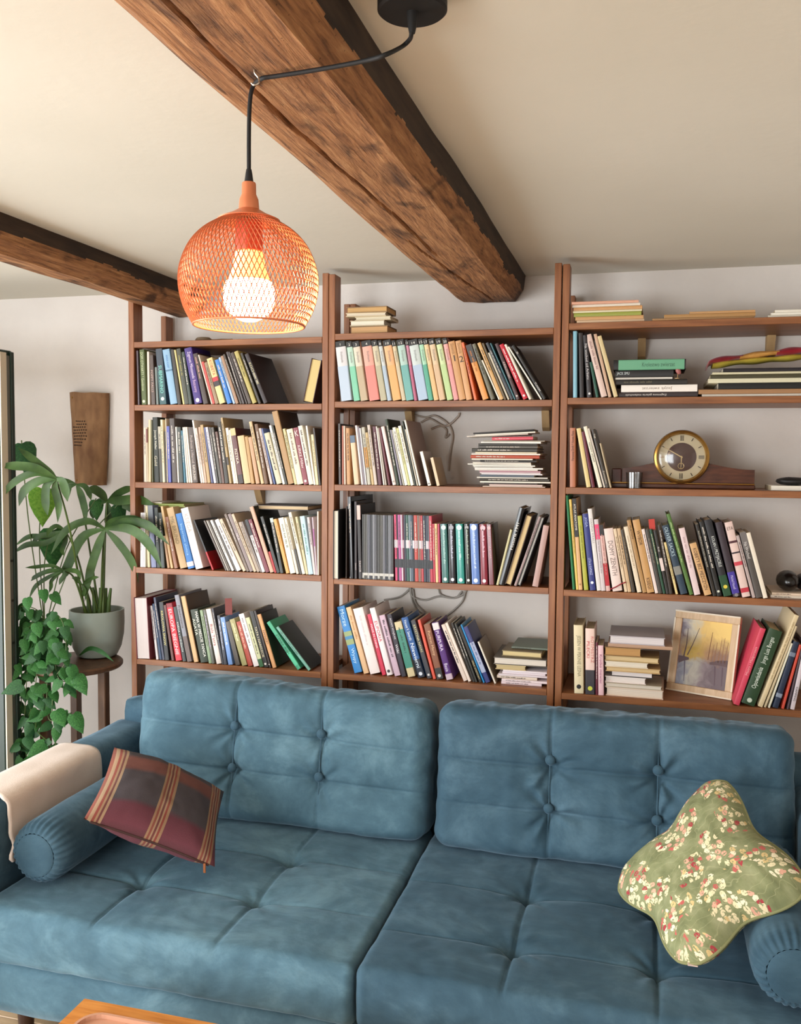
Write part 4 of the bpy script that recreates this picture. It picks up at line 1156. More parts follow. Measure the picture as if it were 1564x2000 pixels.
link('rim', mesh('rim', vs, [(k*n+i, k*n+(i+1) % n, (k+1)*n+(i+1) % n, (k+1)*n+i) for k in range(3) for i in range(n)]), M_PINK, tr_)

# ---------------------------------------------------------------- pendant lamp
LX, LY = 1.311, -1.784
lamp = thing('pendant_lamp', 'copper wire-mesh pendant lamp hooked onto the beam, lit', 'lamp', (LX, LY, 1.94))
def rl(p): return (p[0]-LX, p[1]-LY, p[2]-1.94)
M_BLK = flat('171514', 0.7); M_COP = flat('de9068', 0.4, 0.4)
cpt = atz(805, 24, 2.384)
can = MB().lathe([(0.0, 0.0), (0.048, 0.0), (0.0515, 0.003), (0.0515, 0.036)], 48).build('ceiling_rose', M_BLK, lamp, 40, rl((cpt[0], cpt[1], 2.384)))
MB().lathe([(0.0045, -0.030), (0.0065, -0.02), (0.0085, 0.0)], 16, cap0=True).build('strain_relief', M_BLK, can, 60)
hk = atz(499, 152, 2.308)
cord = [(cpt[0], cpt[1], 2.372), (cpt[0]-0.001, cpt[1], 2.354)]+[tuple(at(a, b, LY)) for a, b in ((800, 77), (785, 91))]+[tuple(atz(a, b, 2.311)) for a, b in ((755, 106), (720, 117), (660, 129), (590, 141), (530, 150), (512, 153))]+[tuple(at(a, b, LY)) for a, b in ((497, 164), (490, 182), (487, 215), (486, 270), (486, 332))]
MB().tube([rl(p) for p in spline(cord, 4)], 0.0034, 8).build('cord', M_BLK, lamp, 60)
h0 = hk; hp = [h0+np.array(q) for q in ((-0.002, 0, 0.018), (-0.002, 0.001, 0.008), (0.004, 0.002, 0.0), (0.005, 0, -0.008), (-0.001, -0.003, -0.012), (-0.006, -0.002, -0.008))]
hp[0] = h0+np.array((-0.002, 0, 0.017))
MB().tube([rl(p) for p in spline(hp, 4)], 0.0014, 6).build('hook', flat('d8d0c0', 0.3, 0.9), lamp, 60)
MB().lathe([(0.0042, 2.187-1.94), (0.0055, 2.180-1.94), (0.0078, 2.163-1.94)], 16, cap1=True).build('cord_grip', M_BLK, lamp, 50)
MB().lathe([(0.0105, 2.166-1.94), (0.0112, 2.164-1.94), (0.0115, 2.148-1.94), (0.0150, 2.140-1.94), (0.0165, 2.124-1.94), (0.030, 2.116-1.94), (0.050, 2.107-1.94), (0.049, 2.1055-1.94), (0.0, 2.112-1.94)], 36, cap0=True).build('lamp_holder', M_COP, lamp, 35)
sp_ = spline([(0.047, 0, 2.108), (0.082, 0, 2.088), (0.106, 0, 2.063), (0.1205, 0, 2.030), (0.1225, 0, 2.0), (0.1145, 0, 1.968), (0.0985, 0, 1.940)], 5)
sh = MB()
NS = 88
for dr_ in (1, -1):
    for i in range(NS):
        a0 = 2*math.pi*i/NS; pts = []
        for k, p in enumerate(sp_):
            a = a0+dr_*0.024*k; r = p[0]*0.90+0.0005*dr_; pts.append((r*math.cos(a), r*math.sin(a), p[2]-1.94))
        sh.tube(pts, 0.00092, 3, False)
shade = sh.build('wire_shade', M_COP, lamp, None, fix=False)
rim = MB().tube([(0.0887*math.cos(a), 0.0887*math.sin(a), 0.0) for a in np.linspace(0, 2*math.pi, 61)], 0.0018, 8, False).build('shade_rim', M_COP, shade, 60)
MB().lathe([(0.021, 2.105-1.94), (0.0225, 2.06-1.94), (0.020, 2.055-1.94), (0.0, 2.056-1.94)], 24).build('socket', flat('b5543a', 0.4, 0.3), lamp, 40)
def emis(name, h, st):
    m, n, l, p = newmat(name); p.inputs['Base Color'].default_value = rgb('fff4e0'); p.inputs['Emission Color'].default_value = rgb(h); p.inputs['Emission Strength'].default_value = st; return m
MB().lathe([(0.0, 1.946-1.94), (0.012, 1.9475-1.94), (0.026, 1.954-1.94), (0.037, 1.966-1.94), (0.0415, 1.982-1.94), (0.0405, 1.998-1.94), (0.036, 2.010-1.94)], 32).build('bulb', emis('bulb_glass_lit', 'ffdca8', 46.0), lamp, 70)
MB().lathe([(0.036, 2.010-1.94), (0.029, 2.026-1.94), (0.024, 2.045-1.94), (0.0215, 2.056-1.94)], 32).build('bulb_neck', emis('bulb_neck_lit', 'ffb347', 2.2), lamp, 70)
# ---------------------------------------------------------------- mantel clock
M_BRASS = flat('b08a4c', 0.28, 0.9); M_IVORY = flat('ddd0b0', 0.5); M_INK = flat('3a2a20', 0.5)
zc = SHZ[2][2]; CY = 0.075
xa, xb = at(1196, 940, CY)[0], at(1473, 940, CY)[0]; xm = at(1331, 895, CY-0.02)[0]; zm = at(1331, 893, CY-0.02)[2]
clk = thing('mantel_clock', 'dark walnut mantel clock with round brass-rimmed dial', 'clock', (xm, CY, zc+0.0005))
def rc(x, z): return (x-xm, z-zc)
w0, w1 = xa-xm, xb-xm; dz = zm-zc; R = 0.092
pf = [(w0, 0.016), (w0, 0.066)]
for k in range(9):
    t = k/8; pf.append((w0+0.012+(-0.085-w0-0.012)*t, 0.066+0.022*(t**1.6)))
for k in range(13):
    a = math.radians(185-190*k/12); pf.append((R*0.90*math.cos(a), dz+R*0.90*math.sin(a)))
for k in range(9):
    t = k/8; pf.append((0.085+(w1-0.012-0.085)*t, 0.088-0.022*(1-(1-t)**1.6)))
pf += [(w1, 0.066), (w1, 0.016)]
MB().prism(pf, 'y', 0.0, 0.09).build('case', M_CLOCK, clk, 40)
MB().bbox((w0-0.004, -0.014, 0.0), (w1+0.002, 0.10, 0.016), 0.003).build('plinth', M_CLOCK, clk)
MB().bbox((w0-0.003, -0.012, 0.016), (w0+0.03, 0.0, 0.066), 0.004).build('end_block', flat('4a1f18', 0.2), clk)
MB().bbox((w0-0.002, -0.0125, 0.0162), (w1, -0.006, 0.0195), 0.001).build('brass_strip', M_BRASS, clk)
def yl(prof, y0, n=64):   # lathe about the dial axis (towards the viewer)
    b = MB().lathe(prof, n); b.v = [(v[0], y0-v[2], v[1]+dz) for v in b.v]; return b
yl([(R*0.84, 0.0), (R*0.99, 0.0), (R, 0.008), (R*0.97, 0.018), (R*0.90, 0.022), (R*0.865, 0.016), (R*0.84, 0.008)], 0.0).build('bezel', M_BRASS, clk, 30)
dial = yl([(0.0005, 0.004), (R*0.86, 0.004)], 0.0).build('dial', M_IVORY, clk)
yl([(0.0005, 0.0046), (R*0.53, 0.0046)], 0.0).build('dial_centre', flat('5a3c38', 0.35, 0.2), dial)
for hr in range(12):
    a = math.radians(90-30*hr); n_ = 3 if hr in (0, 3, 6) else 2 if hr == 9 else 1
    b = MB()
    for k in range(n_):
        off = (k-(n_-1)/2)*0.0042; t = np.array([math.cos(a), math.sin(a)]); nn = np.array([-t[1], t[0]]); wd_ = 0.0011 if n_ > 1 else 0.0014; r0 = R*(0.60 if n_ > 1 else 0.68)
        q = [t*r0+nn*(off-wd_), t*R*0.80+nn*(off-wd_), t*R*0.80+nn*(off+wd_), t*r0+nn*(off+wd_)]; b.add([(p[0], -0.0047, p[1]+dz) for p in q], [(0, 1, 2, 3)])
    b.build('hour_mark', M_INK if hr != 9 else M_BRASS, dial, fix=False)
def hand(ang, L, wd_, y, ring=None):
    a = math.radians(90-ang); t = np.array([math.cos(a), math.sin(a)]); nn = np.array([-t[1], t[0]]); b = MB()
    q = [t*-0.004+nn*-wd_, t*L+nn*-wd_*0.4, t*L+nn*wd_*0.4, t*-0.004+nn*wd_]; b.add([(p[0], y, p[1]+dz) for p in q]+[(p[0], y+0.0008, p[1]+dz) for p in q], [(0, 1, 2, 3), (4, 7, 6, 5), (0, 4, 5, 1), (1, 5, 6, 2), (2, 6, 7, 3), (3, 7, 4, 0)])
    if ring:
        c = t*ring; b.tube([(c[0]+0.0095*math.cos(s), y, c[1]+dz+0.0095*math.sin(s)) for s in np.linspace(0, 2*math.pi, 25)], 0.0013, 6, False)
    b.build('hand', flat('e0c898', 0.3, 0.6), clk)
hand(300, R*0.72, 0.0022, -0.0075); hand(182, R*0.44, 0.002, -0.0062, R*0.33)
yl([(R*0.86, 0.012), (R*0.75, 0.018), (R*0.55, 0.024), (R*0.3, 0.028), (0.0005, 0.0295)], 0.0).build('glass', M_GLASS, clk, 80)
tm = thing('glass_tumbler', 'small clear glass standing before the clock case', 'glass', (x_on(1238, CY-0.05, zc), CY-0.052, zc+0.0005))
MB().lathe([(0.0, 0.004), (0.024, 0.004), (0.027, 0.054), (0.0285, 0.054), (0.026, 0.0), (0.0, 0.0)], 28).build('cup', M_GLASS, tm, 50)

# ---------------------------------------------------------------- landscape picture leaning on the bottom shelf
zb = SHZ[2][4]+0.001
BL = atz(1300, 1346, zb); BR = atz(1428, 1368, zb); TL = at(1313, 1190, BL[1]+0.075)
ex_ = BR-BL; PWd = np.linalg.norm(ex_); ex_ = ex_/PWd; ez = TL-BL; ez = ez-ex_*(ez@ex_); PH = np.linalg.norm(ez); ez = ez/PH; ny = np.cross(ez, ex_)
pic = thing('framed_picture', 'framed landscape with trees and water, leaning on the bottom shelf', 'picture', (0, 0, 0))
pic.matrix_world = Matrix(((ex_[0], ny[0], ez[0], BL[0]), (ex_[1], ny[1], ez[1], BL[1]), (ex_[2], ny[2], ez[2], BL[2]), (0, 0, 0, 1)))
M_FRAME = noise_mat('limed_frame', [(0.3, 'bf9f7a'), (0.7, 'd6ba98')], scale=(20, 20, 3), rough=0.5); M_FEDGE = flat('e4d8c4', 0.5); fw_ = 0.027
for a, b in (((0, 0, 0), (PWd, 0.02, fw_)), ((0, 0, PH-fw_), (PWd, 0.02, PH)), ((0, 0, fw_), (fw_, 0.02, PH-fw_)), ((PWd-fw_, 0, fw_), (PWd, 0.02, PH-fw_))):
    fr_ = MB().bbox(a, b, 0.002).build('frame_rail', M_FRAME, pic)
    if a[2] == 0 or a[2] == PH-fw_: c, d = (a[0], -0.003, a[2] if a[2] == 0 else PH-0.005), (b[0], 0.0, 0.005 if a[2] == 0 else PH)
    else: c, d = (0 if a[0] == 0 else PWd-0.005, -0.003, a[2]), (0.005 if a[0] == 0 else PWd, 0, b[2])
    MB().box(c, d).build('frame_edge', M_FEDGE, fr_)
m, n, l, p = newmat('landscape_paint')
tc = n.new('ShaderNodeTexCoord'); sp = n.new('ShaderNodeSeparateXYZ'); l.new(tc.outputs['Generated'], sp.inputs[0])
nz1 = n.new('ShaderNodeTexNoise'); nz1.inputs['Scale'].default_value = 6; nz1.inputs['Detail'].default_value = 8; nz1.inputs['Distortion'].default_value = 1.0; l.new(tc.outputs['Generated'], nz1.inputs['Vector'])
def jit(sock, amt):
    a = n.new('ShaderNodeMath'); a.operation = 'MULTIPLY_ADD'; a.inputs[1].default_value = amt; l.new(nz1.outputs['Fac'], a.inputs[0]); l.new(sock, a.inputs[2]); return a.outputs[0]
xs_, zs_ = jit(sp.outputs[0], 0.55), jit(sp.outputs[2], 0.30)
sky = ramp(n, [(0.25, '6f6670'), (0.32, '9a9496'), (0.55, 'c9c0a8'), (0.75, 'e0bc70'), (1.0, 'ecc976')]); l.new(xs_, sky.inputs[0])
mid = ramp(n, [(0.1, '6a4a42'), (0.3, '9a7a68'), (0.48, 'b89a48'), (0.68, 'c0a050'), (0.85, 'b08a60'), (1.0, '8a6a58')]); l.new(xs_, mid.inputs[0])
wat = ramp(n, [(0.1, '55505c'), (0.35, '8d8f9c'), (0.55, 'bab6aa'), (0.8, '8a7c80'), (1.1, '6a5a60')]); l.new(xs_, wat.inputs[0])
f1 = ramp(n, [(0.50, '000000'), (0.62, 'ffffff')]); l.new(zs_, f1.inputs[0]); f2 = ramp(n, [(0.70, '000000'), (0.92, 'ffffff')]); l.new(zs_, f2.inputs[0])
m1 = n.new('ShaderNodeMix'); m1.data_type = 'RGBA'; l.new(f1.outputs[0], m1.inputs[0]); l.new(wat.outputs[0], m1.inputs[6]); l.new(mid.outputs[0], m1.inputs[7])
m2 = n.new('ShaderNodeMix'); m2.data_type = 'RGBA'; l.new(f2.outputs[0], m2.inputs[0]); l.new(m1.outputs[2], m2.inputs[6]); l.new(sky.outputs[0], m2.inputs[7]); l.new(m2.outputs[2], p.inputs['Base Color']); p.inputs['Roughness'].default_value = 0.6
iw, ih = PWd-2*fw_, PH-2*fw_
cv = MB().box((fw_-0.002, 0.008, fw_-0.002), (PWd-fw_+0.002, 0.012, PH-fw_+0.002)).build('painted_panel', m, pic)
def stroke(pts, w0, w1, col):
    pts = [np.array((fw_+a*iw, 0.0076, fw_+b*ih)) for a, b in pts]; vs = []; k = len(pts)
    for i, q in enumerate(pts):
        d = pts[min(i+1, k-1)]-pts[max(i-1, 0)]; d = d/np.linalg.norm(d); s_ = np.array((d[2], 0, -d[0])); w = w0+(w1-w0)*i/(k-1); vs += [q-s_*w, q+s_*w]
    link('painted_tree', mesh('painted_tree', vs, [(2*i, 2*i+2, 2*i+3, 2*i+1) for i in range(k-1)]), flat(col, 0.7), cv)
stroke([(0.11, 0.42), (0.14, 0.62), (0.13, 0.86)], 0.0028, 0.001, '6e5c5c'); stroke([(0.18, 0.45), (0.26, 0.62), (0.36, 0.88)], 0.0022, 0.0008, '6a5a5a'); stroke([(0.6, 0.42), (0.61, 0.62), (0.63, 0.84)], 0.0016, 0.0008, '8a6248')
for x, h in ((0.72, 0.7), (0.8, 0.74), (0.86, 0.78), (0.93, 0.72), (0.66, 0.66)): stroke([(x, 0.40), (x+0.01, 0.55), (x+0.025, h)], 0.0016, 0.0007, 'a07858')
stroke([(0.0, 0.37), (0.1, 0.39), (0.22, 0.40)], 0.014, 0.004, '6e5c60'); stroke([(0.64, 0.37), (0.8, 0.395), (1.0, 0.40)], 0.004, 0.012, '6e5a5c')
stroke([(0.14, 0.36), (0.16, 0.2), (0.17, 0.05)], 0.0028, 0.001, '767080'); stroke([(0.75, 0.34), (0.77, 0.2), (0.78, 0.06)], 0.002, 0.001, '6a5660'); stroke([(0.9, 0.34), (0.91, 0.2), (0.92, 0.06)], 0.002, 0.001, '6a5660')

# ---------------------------------------------------------------- papers and small things on the shelves
stack(2, 0, 0.01, 'of the paper heap on top of right bookcase', 1080, 500, 3.231, """
150 575 16 cbb092 n=notebook
140 570 22 c9a070 n=notebook
130 556 24 9aa04a n=notebook
125 560 12 d8d0b0 n=notebook
128 562 22 c89a68 n=notebook
120 550 16 d8cfc0 n=notebook
118 540 16 d8a890 n=notebook
""", name='notebook', cat='notebook', jit=2)
stack(2, 0, 0.01, 'of the old papers on right bookcase', 1080, 500, 3.231, """
625 1270 12 a5825a n=newspaper D=.24
700 1276 22 b08a5a n=newspaper D=.2
860 1275 14 c0986a n=newspaper D=.2
""", name='newspaper', cat='newspaper', jit=2)
stack(2, 0, 0.01, 'of the papers at top right corner', 1080, 500, 3.231, """
1355 1610 12 d8d2c4 n=paper_sheaf a=white D=.2
1375 1610 14 e6e2d6 n=paper_sheaf a=white D=.2
1400 1610 16 e2ddd0 n=paper_sheaf a=white D=.19
""", name='paper_sheaf', cat='paper', jit=1)
zf, _ = stack(2, 1, 0.012, 'of the folder pile, right bookcase', 1350, 590, 7.308, """
150 1590 34 d0c8bc n=paper_sheaf a=white D=.25
100 1590 62 a5805c n=envelope a=brown_paper D=.25
380 1590 84 14181a n=folder a=black D=.24
240 1590 60 d6d2b8 n=paper_sheaf a=white D=.24
270 1590 54 4a452c n=folder a=olive_green D=.24
300 1590 30 cfc9ac n=folder a=cream D=.23
450 1590 48 1e1620 n=folder a=dark_purple D=.23
""", name='folder', cat='folder', jit=0.6)
sc_ = thing('folded_scarf', 'red and gold folded scarf on top of the folder pile', 'scarf', tuple(at(1460, 700, 0.03)))
o_ = np.array(sc_.location)
def ribbon(nm, px, w, h, m, par):
    P = [at(a, b, 0.022)-o_ for a, b in px]; P = spline(P, 5); vs = []
    for q in P:
        for k in range(12):
            a = 2*math.pi*k/12; vs.append((q[0], q[1]+0.05+w*math.cos(a), q[2]+h*math.sin(a)*(1+0.25*math.sin(q[0]*60))))
    k = len(P); fs = [(i*12+j, i*12+(j+1) % 12, (i+1)*12+(j+1) % 12, (i+1)*12+j) for i in range(k-1) for j in range(12)]+[tuple(range(12)), tuple((k-1)*12+j for j in range(12))]
    link(nm, mesh(nm, vs, fs, 60), m, par)
M_RED = noise_mat('red_satin', [(0.3, '6e0c1e'), (0.7, '9a1a2e')], nscale=20, rough=0.45, sheen=0.3)
ribbon('yellow_layer', [(1392, 712), (1440, 705), (1500, 700), (1560, 695), (1572, 694)], 0.05, 0.009, noise_mat('yellow_satin', [(0.3, '9a8a30'), (0.7, 'c9b84c')], nscale=15, rough=0.5), sc_)
ribbon('red_end', [(1381, 716), (1388, 706), (1410, 701), (1447, 696), (1451, 695)], 0.055, 0.011, M_RED, sc_)
ribbon('gold_band', [(1445, 697), (1470, 693), (1500, 689), (1522, 687)], 0.056, 0.0105, noise_mat('gold_satin', [(0.3, 'b07a3c'), (0.7, 'dca860')], nscale=25, rough=0.4), sc_)
ribbon('red_end', [(1517, 688), (1540, 685), (1572, 682)], 0.055, 0.013, M_RED, sc_)
# wooden bird on the dark pile
zbird = SHZ[2][1]+0.0005+(54+78+56)/5.586*PXM[2]+0.0012
bird = thing('bird_figurine', 'tiny pink and brown bird figurine beside the dark book pile', 'figurine', (x_on(1322, 0.02, zbird), 0.02, zbird+0.0008))
def blob(c, r, n=14, tilt=0):
    b = MB(); vs = []; 
    for i in range(9):
        th = math.pi*i/8
        for j in range(n):
            a = 2*math.pi*j/n; q = np.array((math.sin(th)*math.cos(a)*r[0], math.sin(th)*math.sin(a)*r[1], math.cos(th)*r[2])); q = np.array((q[0]*math.cos(tilt)+q[2]*math.sin(tilt), q[1], -q[0]*math.sin(tilt)+q[2]*math.cos(tilt))); vs.append(tuple(np.array(c)+q))
    b.add(vs, [(i*n+j, i*n+(j+1) % n, (i+1)*n+(j+1) % n, (i+1)*n+j) for i in range(8) for j in range(n)]); return b
blob((0.003, 0, 0.026), (0.0085, 0.008, 0.0135), tilt=-0.5).build('body', flat('a86a66', 0.5), bird, 80)
blob((-0.004, 0, 0.038), (0.0062, 0.006, 0.006)).build('head', flat('8a5a4c', 0.5), bird, 80)
MB().tube([(-0.009, 0, 0.038), (-0.014, 0, 0.037)], [0.0014, 0.0002], 6).build('beak', flat('3a2a24', 0.5), bird)
MB().bbox((0.008, -0.003, 0.010), (0.011, 0.003, 0.022), 0.001).build('tail', flat('2e2624', 0.5), bird)
for s in (-1, 1): MB().tube([(0.001, s*0.003, 0.002), (0.002, s*0.003, 0.016)], 0.0007, 5).build('leg', flat('c8a070', 0.5), bird)
MB().lathe([(0.0, 0.0), (0.008, 0.0), (0.008, 0.002), (0.0, 0.002)], 16).build('stand', flat('d0b488', 0.5), bird)
# red ribbon bookmark, wallet and notebooks at the right of the clock
nb = stack(2, 2, 0.02, 'at the right end of the clock shelf', 1080, 790, 3.231, """
1375 1600 30 e0dace n=notebook a=white D=.16
""", name='notebook', cat='notebook')[0]
pc = thing('braided_pouch', 'black braided pouch lying on the white notebook', 'pouch', (x_on(1548, 0.06, nb), 0.075, nb+0.0005))
b = blob((0, 0, 0.013), (0.052, 0.045, 0.0135), 24); b.v = [(v[0], v[1], max(0.0, v[2]+0.0016*math.sin(v[0]*500)*math.cos(v[1]*420))) for v in b.v]; b.build('body', flat('1b1818', 0.6), pc, 70)
blob((-0.022, -0.028, 0.0165), (0.009, 0.004, 0.0035), 12).build('badge', flat('8a8480', 0.3, 0.6), pc, 70)
zk, _ = stack(2, 3, 0.03, 'at the right of third row, right bookcase', 1290, 990, 5.708, """
1225 1600 30 d8ccbc n=magazine a=pale_curled D=.2
1240 1600 26 ddc9b4 n=magazine a=pink-edged D=.19
""", name='magazine', cat='magazine', jit=1)
cs = thing('glasses_case', 'black rounded glasses case on the magazines beside the third-row books', 'case', (x_on(1538, 0.08, zk), 0.09, zk+0.0006))
b = blob((0, 0, 0.034), (0.036, 0.07, 0.034), 20); b.build('shell', flat('141212', 0.25), cs, 80)
blob((0.055, 0.03, 0.028), (0.03, 0.06, 0.028), 20).build('lid', flat('2a2624', 0.4), cs, 80)
# books lying across the third row of the left bookcase
stack(0, 3, 0.05, 'across the third row, left bookcase', 440, 970, A8, """
465 1330 74 3a2a22 k=f p=dcc4a0 D=.17
""", zbase=at(550, 999.5, 0.05)[2]+0.006)
stack(0, 3, 0.05, 'above the third row, left bookcase', 260, 970, A8, """
330 832 22 a8b070 n=notebook a=pale_green D=.17
310 815 30 9aaa5c n=notebook a=bright_green D=.17
235 460 20 e0dccc n=notebook a=white D=.15
""", zbase=at(330, 990.5, 0.05)[2], name='notebook', cat='notebook')
# coil of cord on top of the left bookcase
cc_ = at(398, 657, 0.06); coil = MB()
coil.tube([(0.032*math.cos(a)*(1-a*0.02), 0.026*math.sin(a), 0.005+0.0012*a*0.5) for a in np.linspace(0, 4*math.pi, 60)], 0.0042, 6)
coil.tube([(0.03+t*0.09, 0.004*math.sin(t*9), 0.006) for t in np.linspace(0, 1, 12)], 0.004, 6)
tag(coil.build('cord_coil', flat('7a6650', 0.8), None, 60, (cc_[0], 0.06, SHZ[0][0]+0.001)), 'small coil of brown cord on top of the left bookcase', 'cord')
# cables pinned to the wall behind the middle bookcase
def cable(lines, label, rad, col):
    t = thing('wall_cable', label, 'cable', tuple(at(*lines[0][0], 0.312)), group='cables behind the middle bookcase'); o = np.array(t.location)
    for ln in lines: MB().tube([at(a, b, 0.312)-o for a, b in [tuple(q) for q in spline([(c[0], c[1], 0) for c in ln], 6) for q in [(q[0], q[1])]]], rad, 6).build('strand', flat(col, 0.6), t, 60)
cable([[(800, 808), (830, 815), (850, 812), (875, 828), (884, 850), (880, 880), (876, 920)], [(822, 825), (840, 818), (870, 832), (893, 815), (897, 806)], [(842, 838), (860, 832), (872, 840), (870, 855), (878, 848)]], 'grey cables on the wall beside the second-row magazines', 0.004, 'b9ab9e')
cable([[(750, 1172), (780, 1166), (798, 1152), (802, 1145)], [(802, 1145), (806, 1165), (830, 1172), (856, 1165), (885, 1168), (905, 1160), (912, 1150)], [(800, 1150), (806, 1175), (815, 1192), (826, 1200)], [(806, 1150), (812, 1178), (830, 1196)], [(856, 1150), (862, 1162), (888, 1168), (902, 1155)], [(910, 1148), (904, 1172), (888, 1190), (868, 1206)]], 'grey cable loops on the wall above the bottom-row books', 0.004, 'aaa59e')

# ---------------------------------------------------------------- clay tile on the wall
tl = [at(130, 766, 0.275), at(205, 767, 0.275), at(200, 948, 0.275), at(141, 946, 0.275)]; vs = []; nu, nv = 22, 30
tile = thing('clay_tile', 'curved brown clay tile with pierced holes, hung beside the left bookcase', 'wall tile', tuple(tl[3])); o = np.array(tile.location)
def tp(a, b, off=0.0):
    p = (tl[0]*(1-a)+tl[1]*a)*(1-b)+(tl[3]*(1-a)+tl[2]*a)*b
    bow = 0.036*math.sin(math.pi*min(max(a, 0), 1))**0.8; e = 0.002*mnoise.noise(Vector((a*3, b*5, 0)))
    return np.array((p[0]+e, 0.296-bow*(1.0 if off == 0 else 1)+off, p[2]+e*2))-o
for side in (0.0, 0.012): vs += [tp(a, b, side) for b in np.linspace(0, 1, nv) for a in np.linspace(0, 1, nu)]
N1 = nu*nv; fs = []
for k in (0, N1): fs += [(k+i*nu+j, k+i*nu+j+1, k+(i+1)*nu+j+1, k+(i+1)*nu+j) for i in range(nv-1) for j in range(nu-1)]
bd = [j for j in range(nu)]+[i*nu+nu-1 for i in range(1, nv)]+[(nv-1)*nu+j for j in range(nu-2, -1, -1)]+[i*nu for i in range(nv-2, 0, -1)]
fs += [(bd[i], bd[(i+1) % len(bd)], N1+bd[(i+1) % len(bd)], N1+bd[i]) for i in range(len(bd))]
b = MB(); b.add(vs, fs); b.build('tile_body', noise_mat('old_clay', [(0.3, '6e4a2e'), (0.5, '84603f'), (0.7, '96704c')], scale=(5, 5, 2), nscale=5, rough=0.8, bump=0.4), tile, 60)
hl = MB()
for r_ in range(9):
    for c_ in range(7):
        if (r_ < 2 and c_ < 2) or (r_ > 6 and c_ > 4): continue
        q = tp(0.13+c_*0.065+(0.03 if r_ % 2 else 0), 0.31+r_*0.033, -0.0006); k = len(hl.v)
        hl.v += [(q[0]+0.0032*math.cos(s*math.pi/4), q[1]-0.0012, q[2]+0.0032*math.sin(s*math.pi/4)) for s in range(8)]; hl.f.append(tuple(range(k, k+8)))
hl.build('pierced_holes', flat('2c1a10', 0.9), tile, fix=False)
for a, b_ in ((0.12, 0.06), (0.16, 0.955)):
    q = tp(a, b_, 0); MB().lathe([(0.0, 0.003), (0.0035, 0.0015), (0.004, 0)], 12).build('nail', M_BRASS, tile, 60, tuple(q+np.array([0, -0.001, 0])), (math.radians(90), 0, 0))

# ---------------------------------------------------------------- stool, pots and plants
c = atz(146, 1291, 0.905); SX, SY = c[0], c[1]; R = 0.185
stl = thing('plant_stool', 'round dark wooden plant stool left of the bookcases', 'stool', (SX, SY, 0))
MB().lathe([(0.0, 0.882), (R-0.006, 0.882), (R, 0.888), (R, 0.899), (R-0.006, 0.905), (0.0, 0.905)], 56).build('stool_top', M_DARKWOOD, stl, 40)
for th in (-116, 4, 124):
    a = math.radians(th); x, y = 0.125*math.cos(a), 0.125*math.sin(a)
    MB().bbox((x-0.017, y-0.017, 0), (x+0.017, y+0.017, 0.882), 0.003).build('leg', M_DARKWOOD, stl)
c = atz(190, 1280, 0.906); gx, gy = c[0], c[1]
pot = thing('plant_pot', 'pale grey-green ceramic pot holding the palm, on the stool', 'pot', (gx, gy, 0.9058))
MB().lathe([(0.0, 0.0), (0.066, 0.0), (0.080, 0.006), (0.096, 0.04), (0.106, 0.09), (0.109, 0.14), (0.108, 0.192), (0.102, 0.192), (0.102, 0.165), (0.0, 0.165)], 56).build('pot_body', noise_mat('pot_glaze', [(0.3, '97a59d'), (0.7, 'a9b5ad')], nscale=5, rough=0.45), pot, 40)
MB().lathe([(0.0, 0.170), (0.05, 0.172), (0.1015, 0.166)], 40).build('soil', noise_mat('soil', [(0.3, '4a2c1c'), (0.7, '6e4630')], nscale=60, rough=1, bump=0.8), pot, 60)
def leafmat(name, a, b, cc):
    m = noise_mat(name, [(0.3, a), (0.5, b), (0.75, cc)], scale=(3, 3, 3), nscale=5, rough=0.5)
    p = m.node_tree.nodes['Principled BSDF']; p.inputs['Specular IOR Level'].default_value = 0.3
    return m
M_PALM = leafmat('palm_leaf', '2b4022', '3a5429', '4c6836'); M_POTH = leafmat('pothos_leaf', '1f4a22', '2c5f2b', '44793a'); M_LIME = leafmat('lime_leaf', '5f9a34', '78b040', '8fbf50'); M_STEM = flat('5b7038', 0.5)
palm = thing('palm_plant', 'potted palm with arching strap-like leaves, left of the bookcases', 'plant', (gx, gy, 0.9058+0.17)); po = np.array(palm.location)
def strap(pts, w, par, m, o, nm='leaf', fold=0.25):
    P = [np.array(q) for q in spline(pts, 6)]; k = len(P); vs = []
    for i, q in enumerate(P):
        t = i/(k-1); d = P[min(i+1, k-1)]-P[max(i-1, 0)]; d = d/max(np.linalg.norm(d), 1e-9)
        s_ = np.cross(d, CAM-q); s_ = s_+np.array((0, 0, 0.001)); s_ = s_/max(np.linalg.norm(s_), 1e-9)
        s_ = s_*0.85+np.cross(d, s_)*0.35; nrm = np.cross(s_, d)
        ww = w*(0.25+0.75*math.sin(math.pi*min(1, t*1.25+0.08))**0.8) if t < 0.75 else w*(0.25+0.75*math.sin(math.pi*min(1, 0.75*1.25+0.08))**0.8)*(1-(t-0.75)/0.25)+w*0.02
        if t < 0.4: ww = w*(0.2+0.8*math.sin(math.pi/2*t/0.4))
        elif t < 0.65: ww = w
        else: ww = w*max(0.02, 1-((t-0.65)/0.35)**1.5)
        vs += [q-s_*ww+nrm*ww*fold-o, q-o, q+s_*ww+nrm*ww*fold-o]
    fs = []
    for i in range(k-1): fs += [(3*i, 3*i+1, 3*i+4, 3*i+3), (3*i+1, 3*i+2, 3*i+5, 3*i+4)]
    return link(nm, mesh(nm, vs, fs, 40), m, par)
def c5(x, y): return (x/4.35, 660+y/4.35)
def c6(x, y): return (x/4.0, 1060+y/4.0)
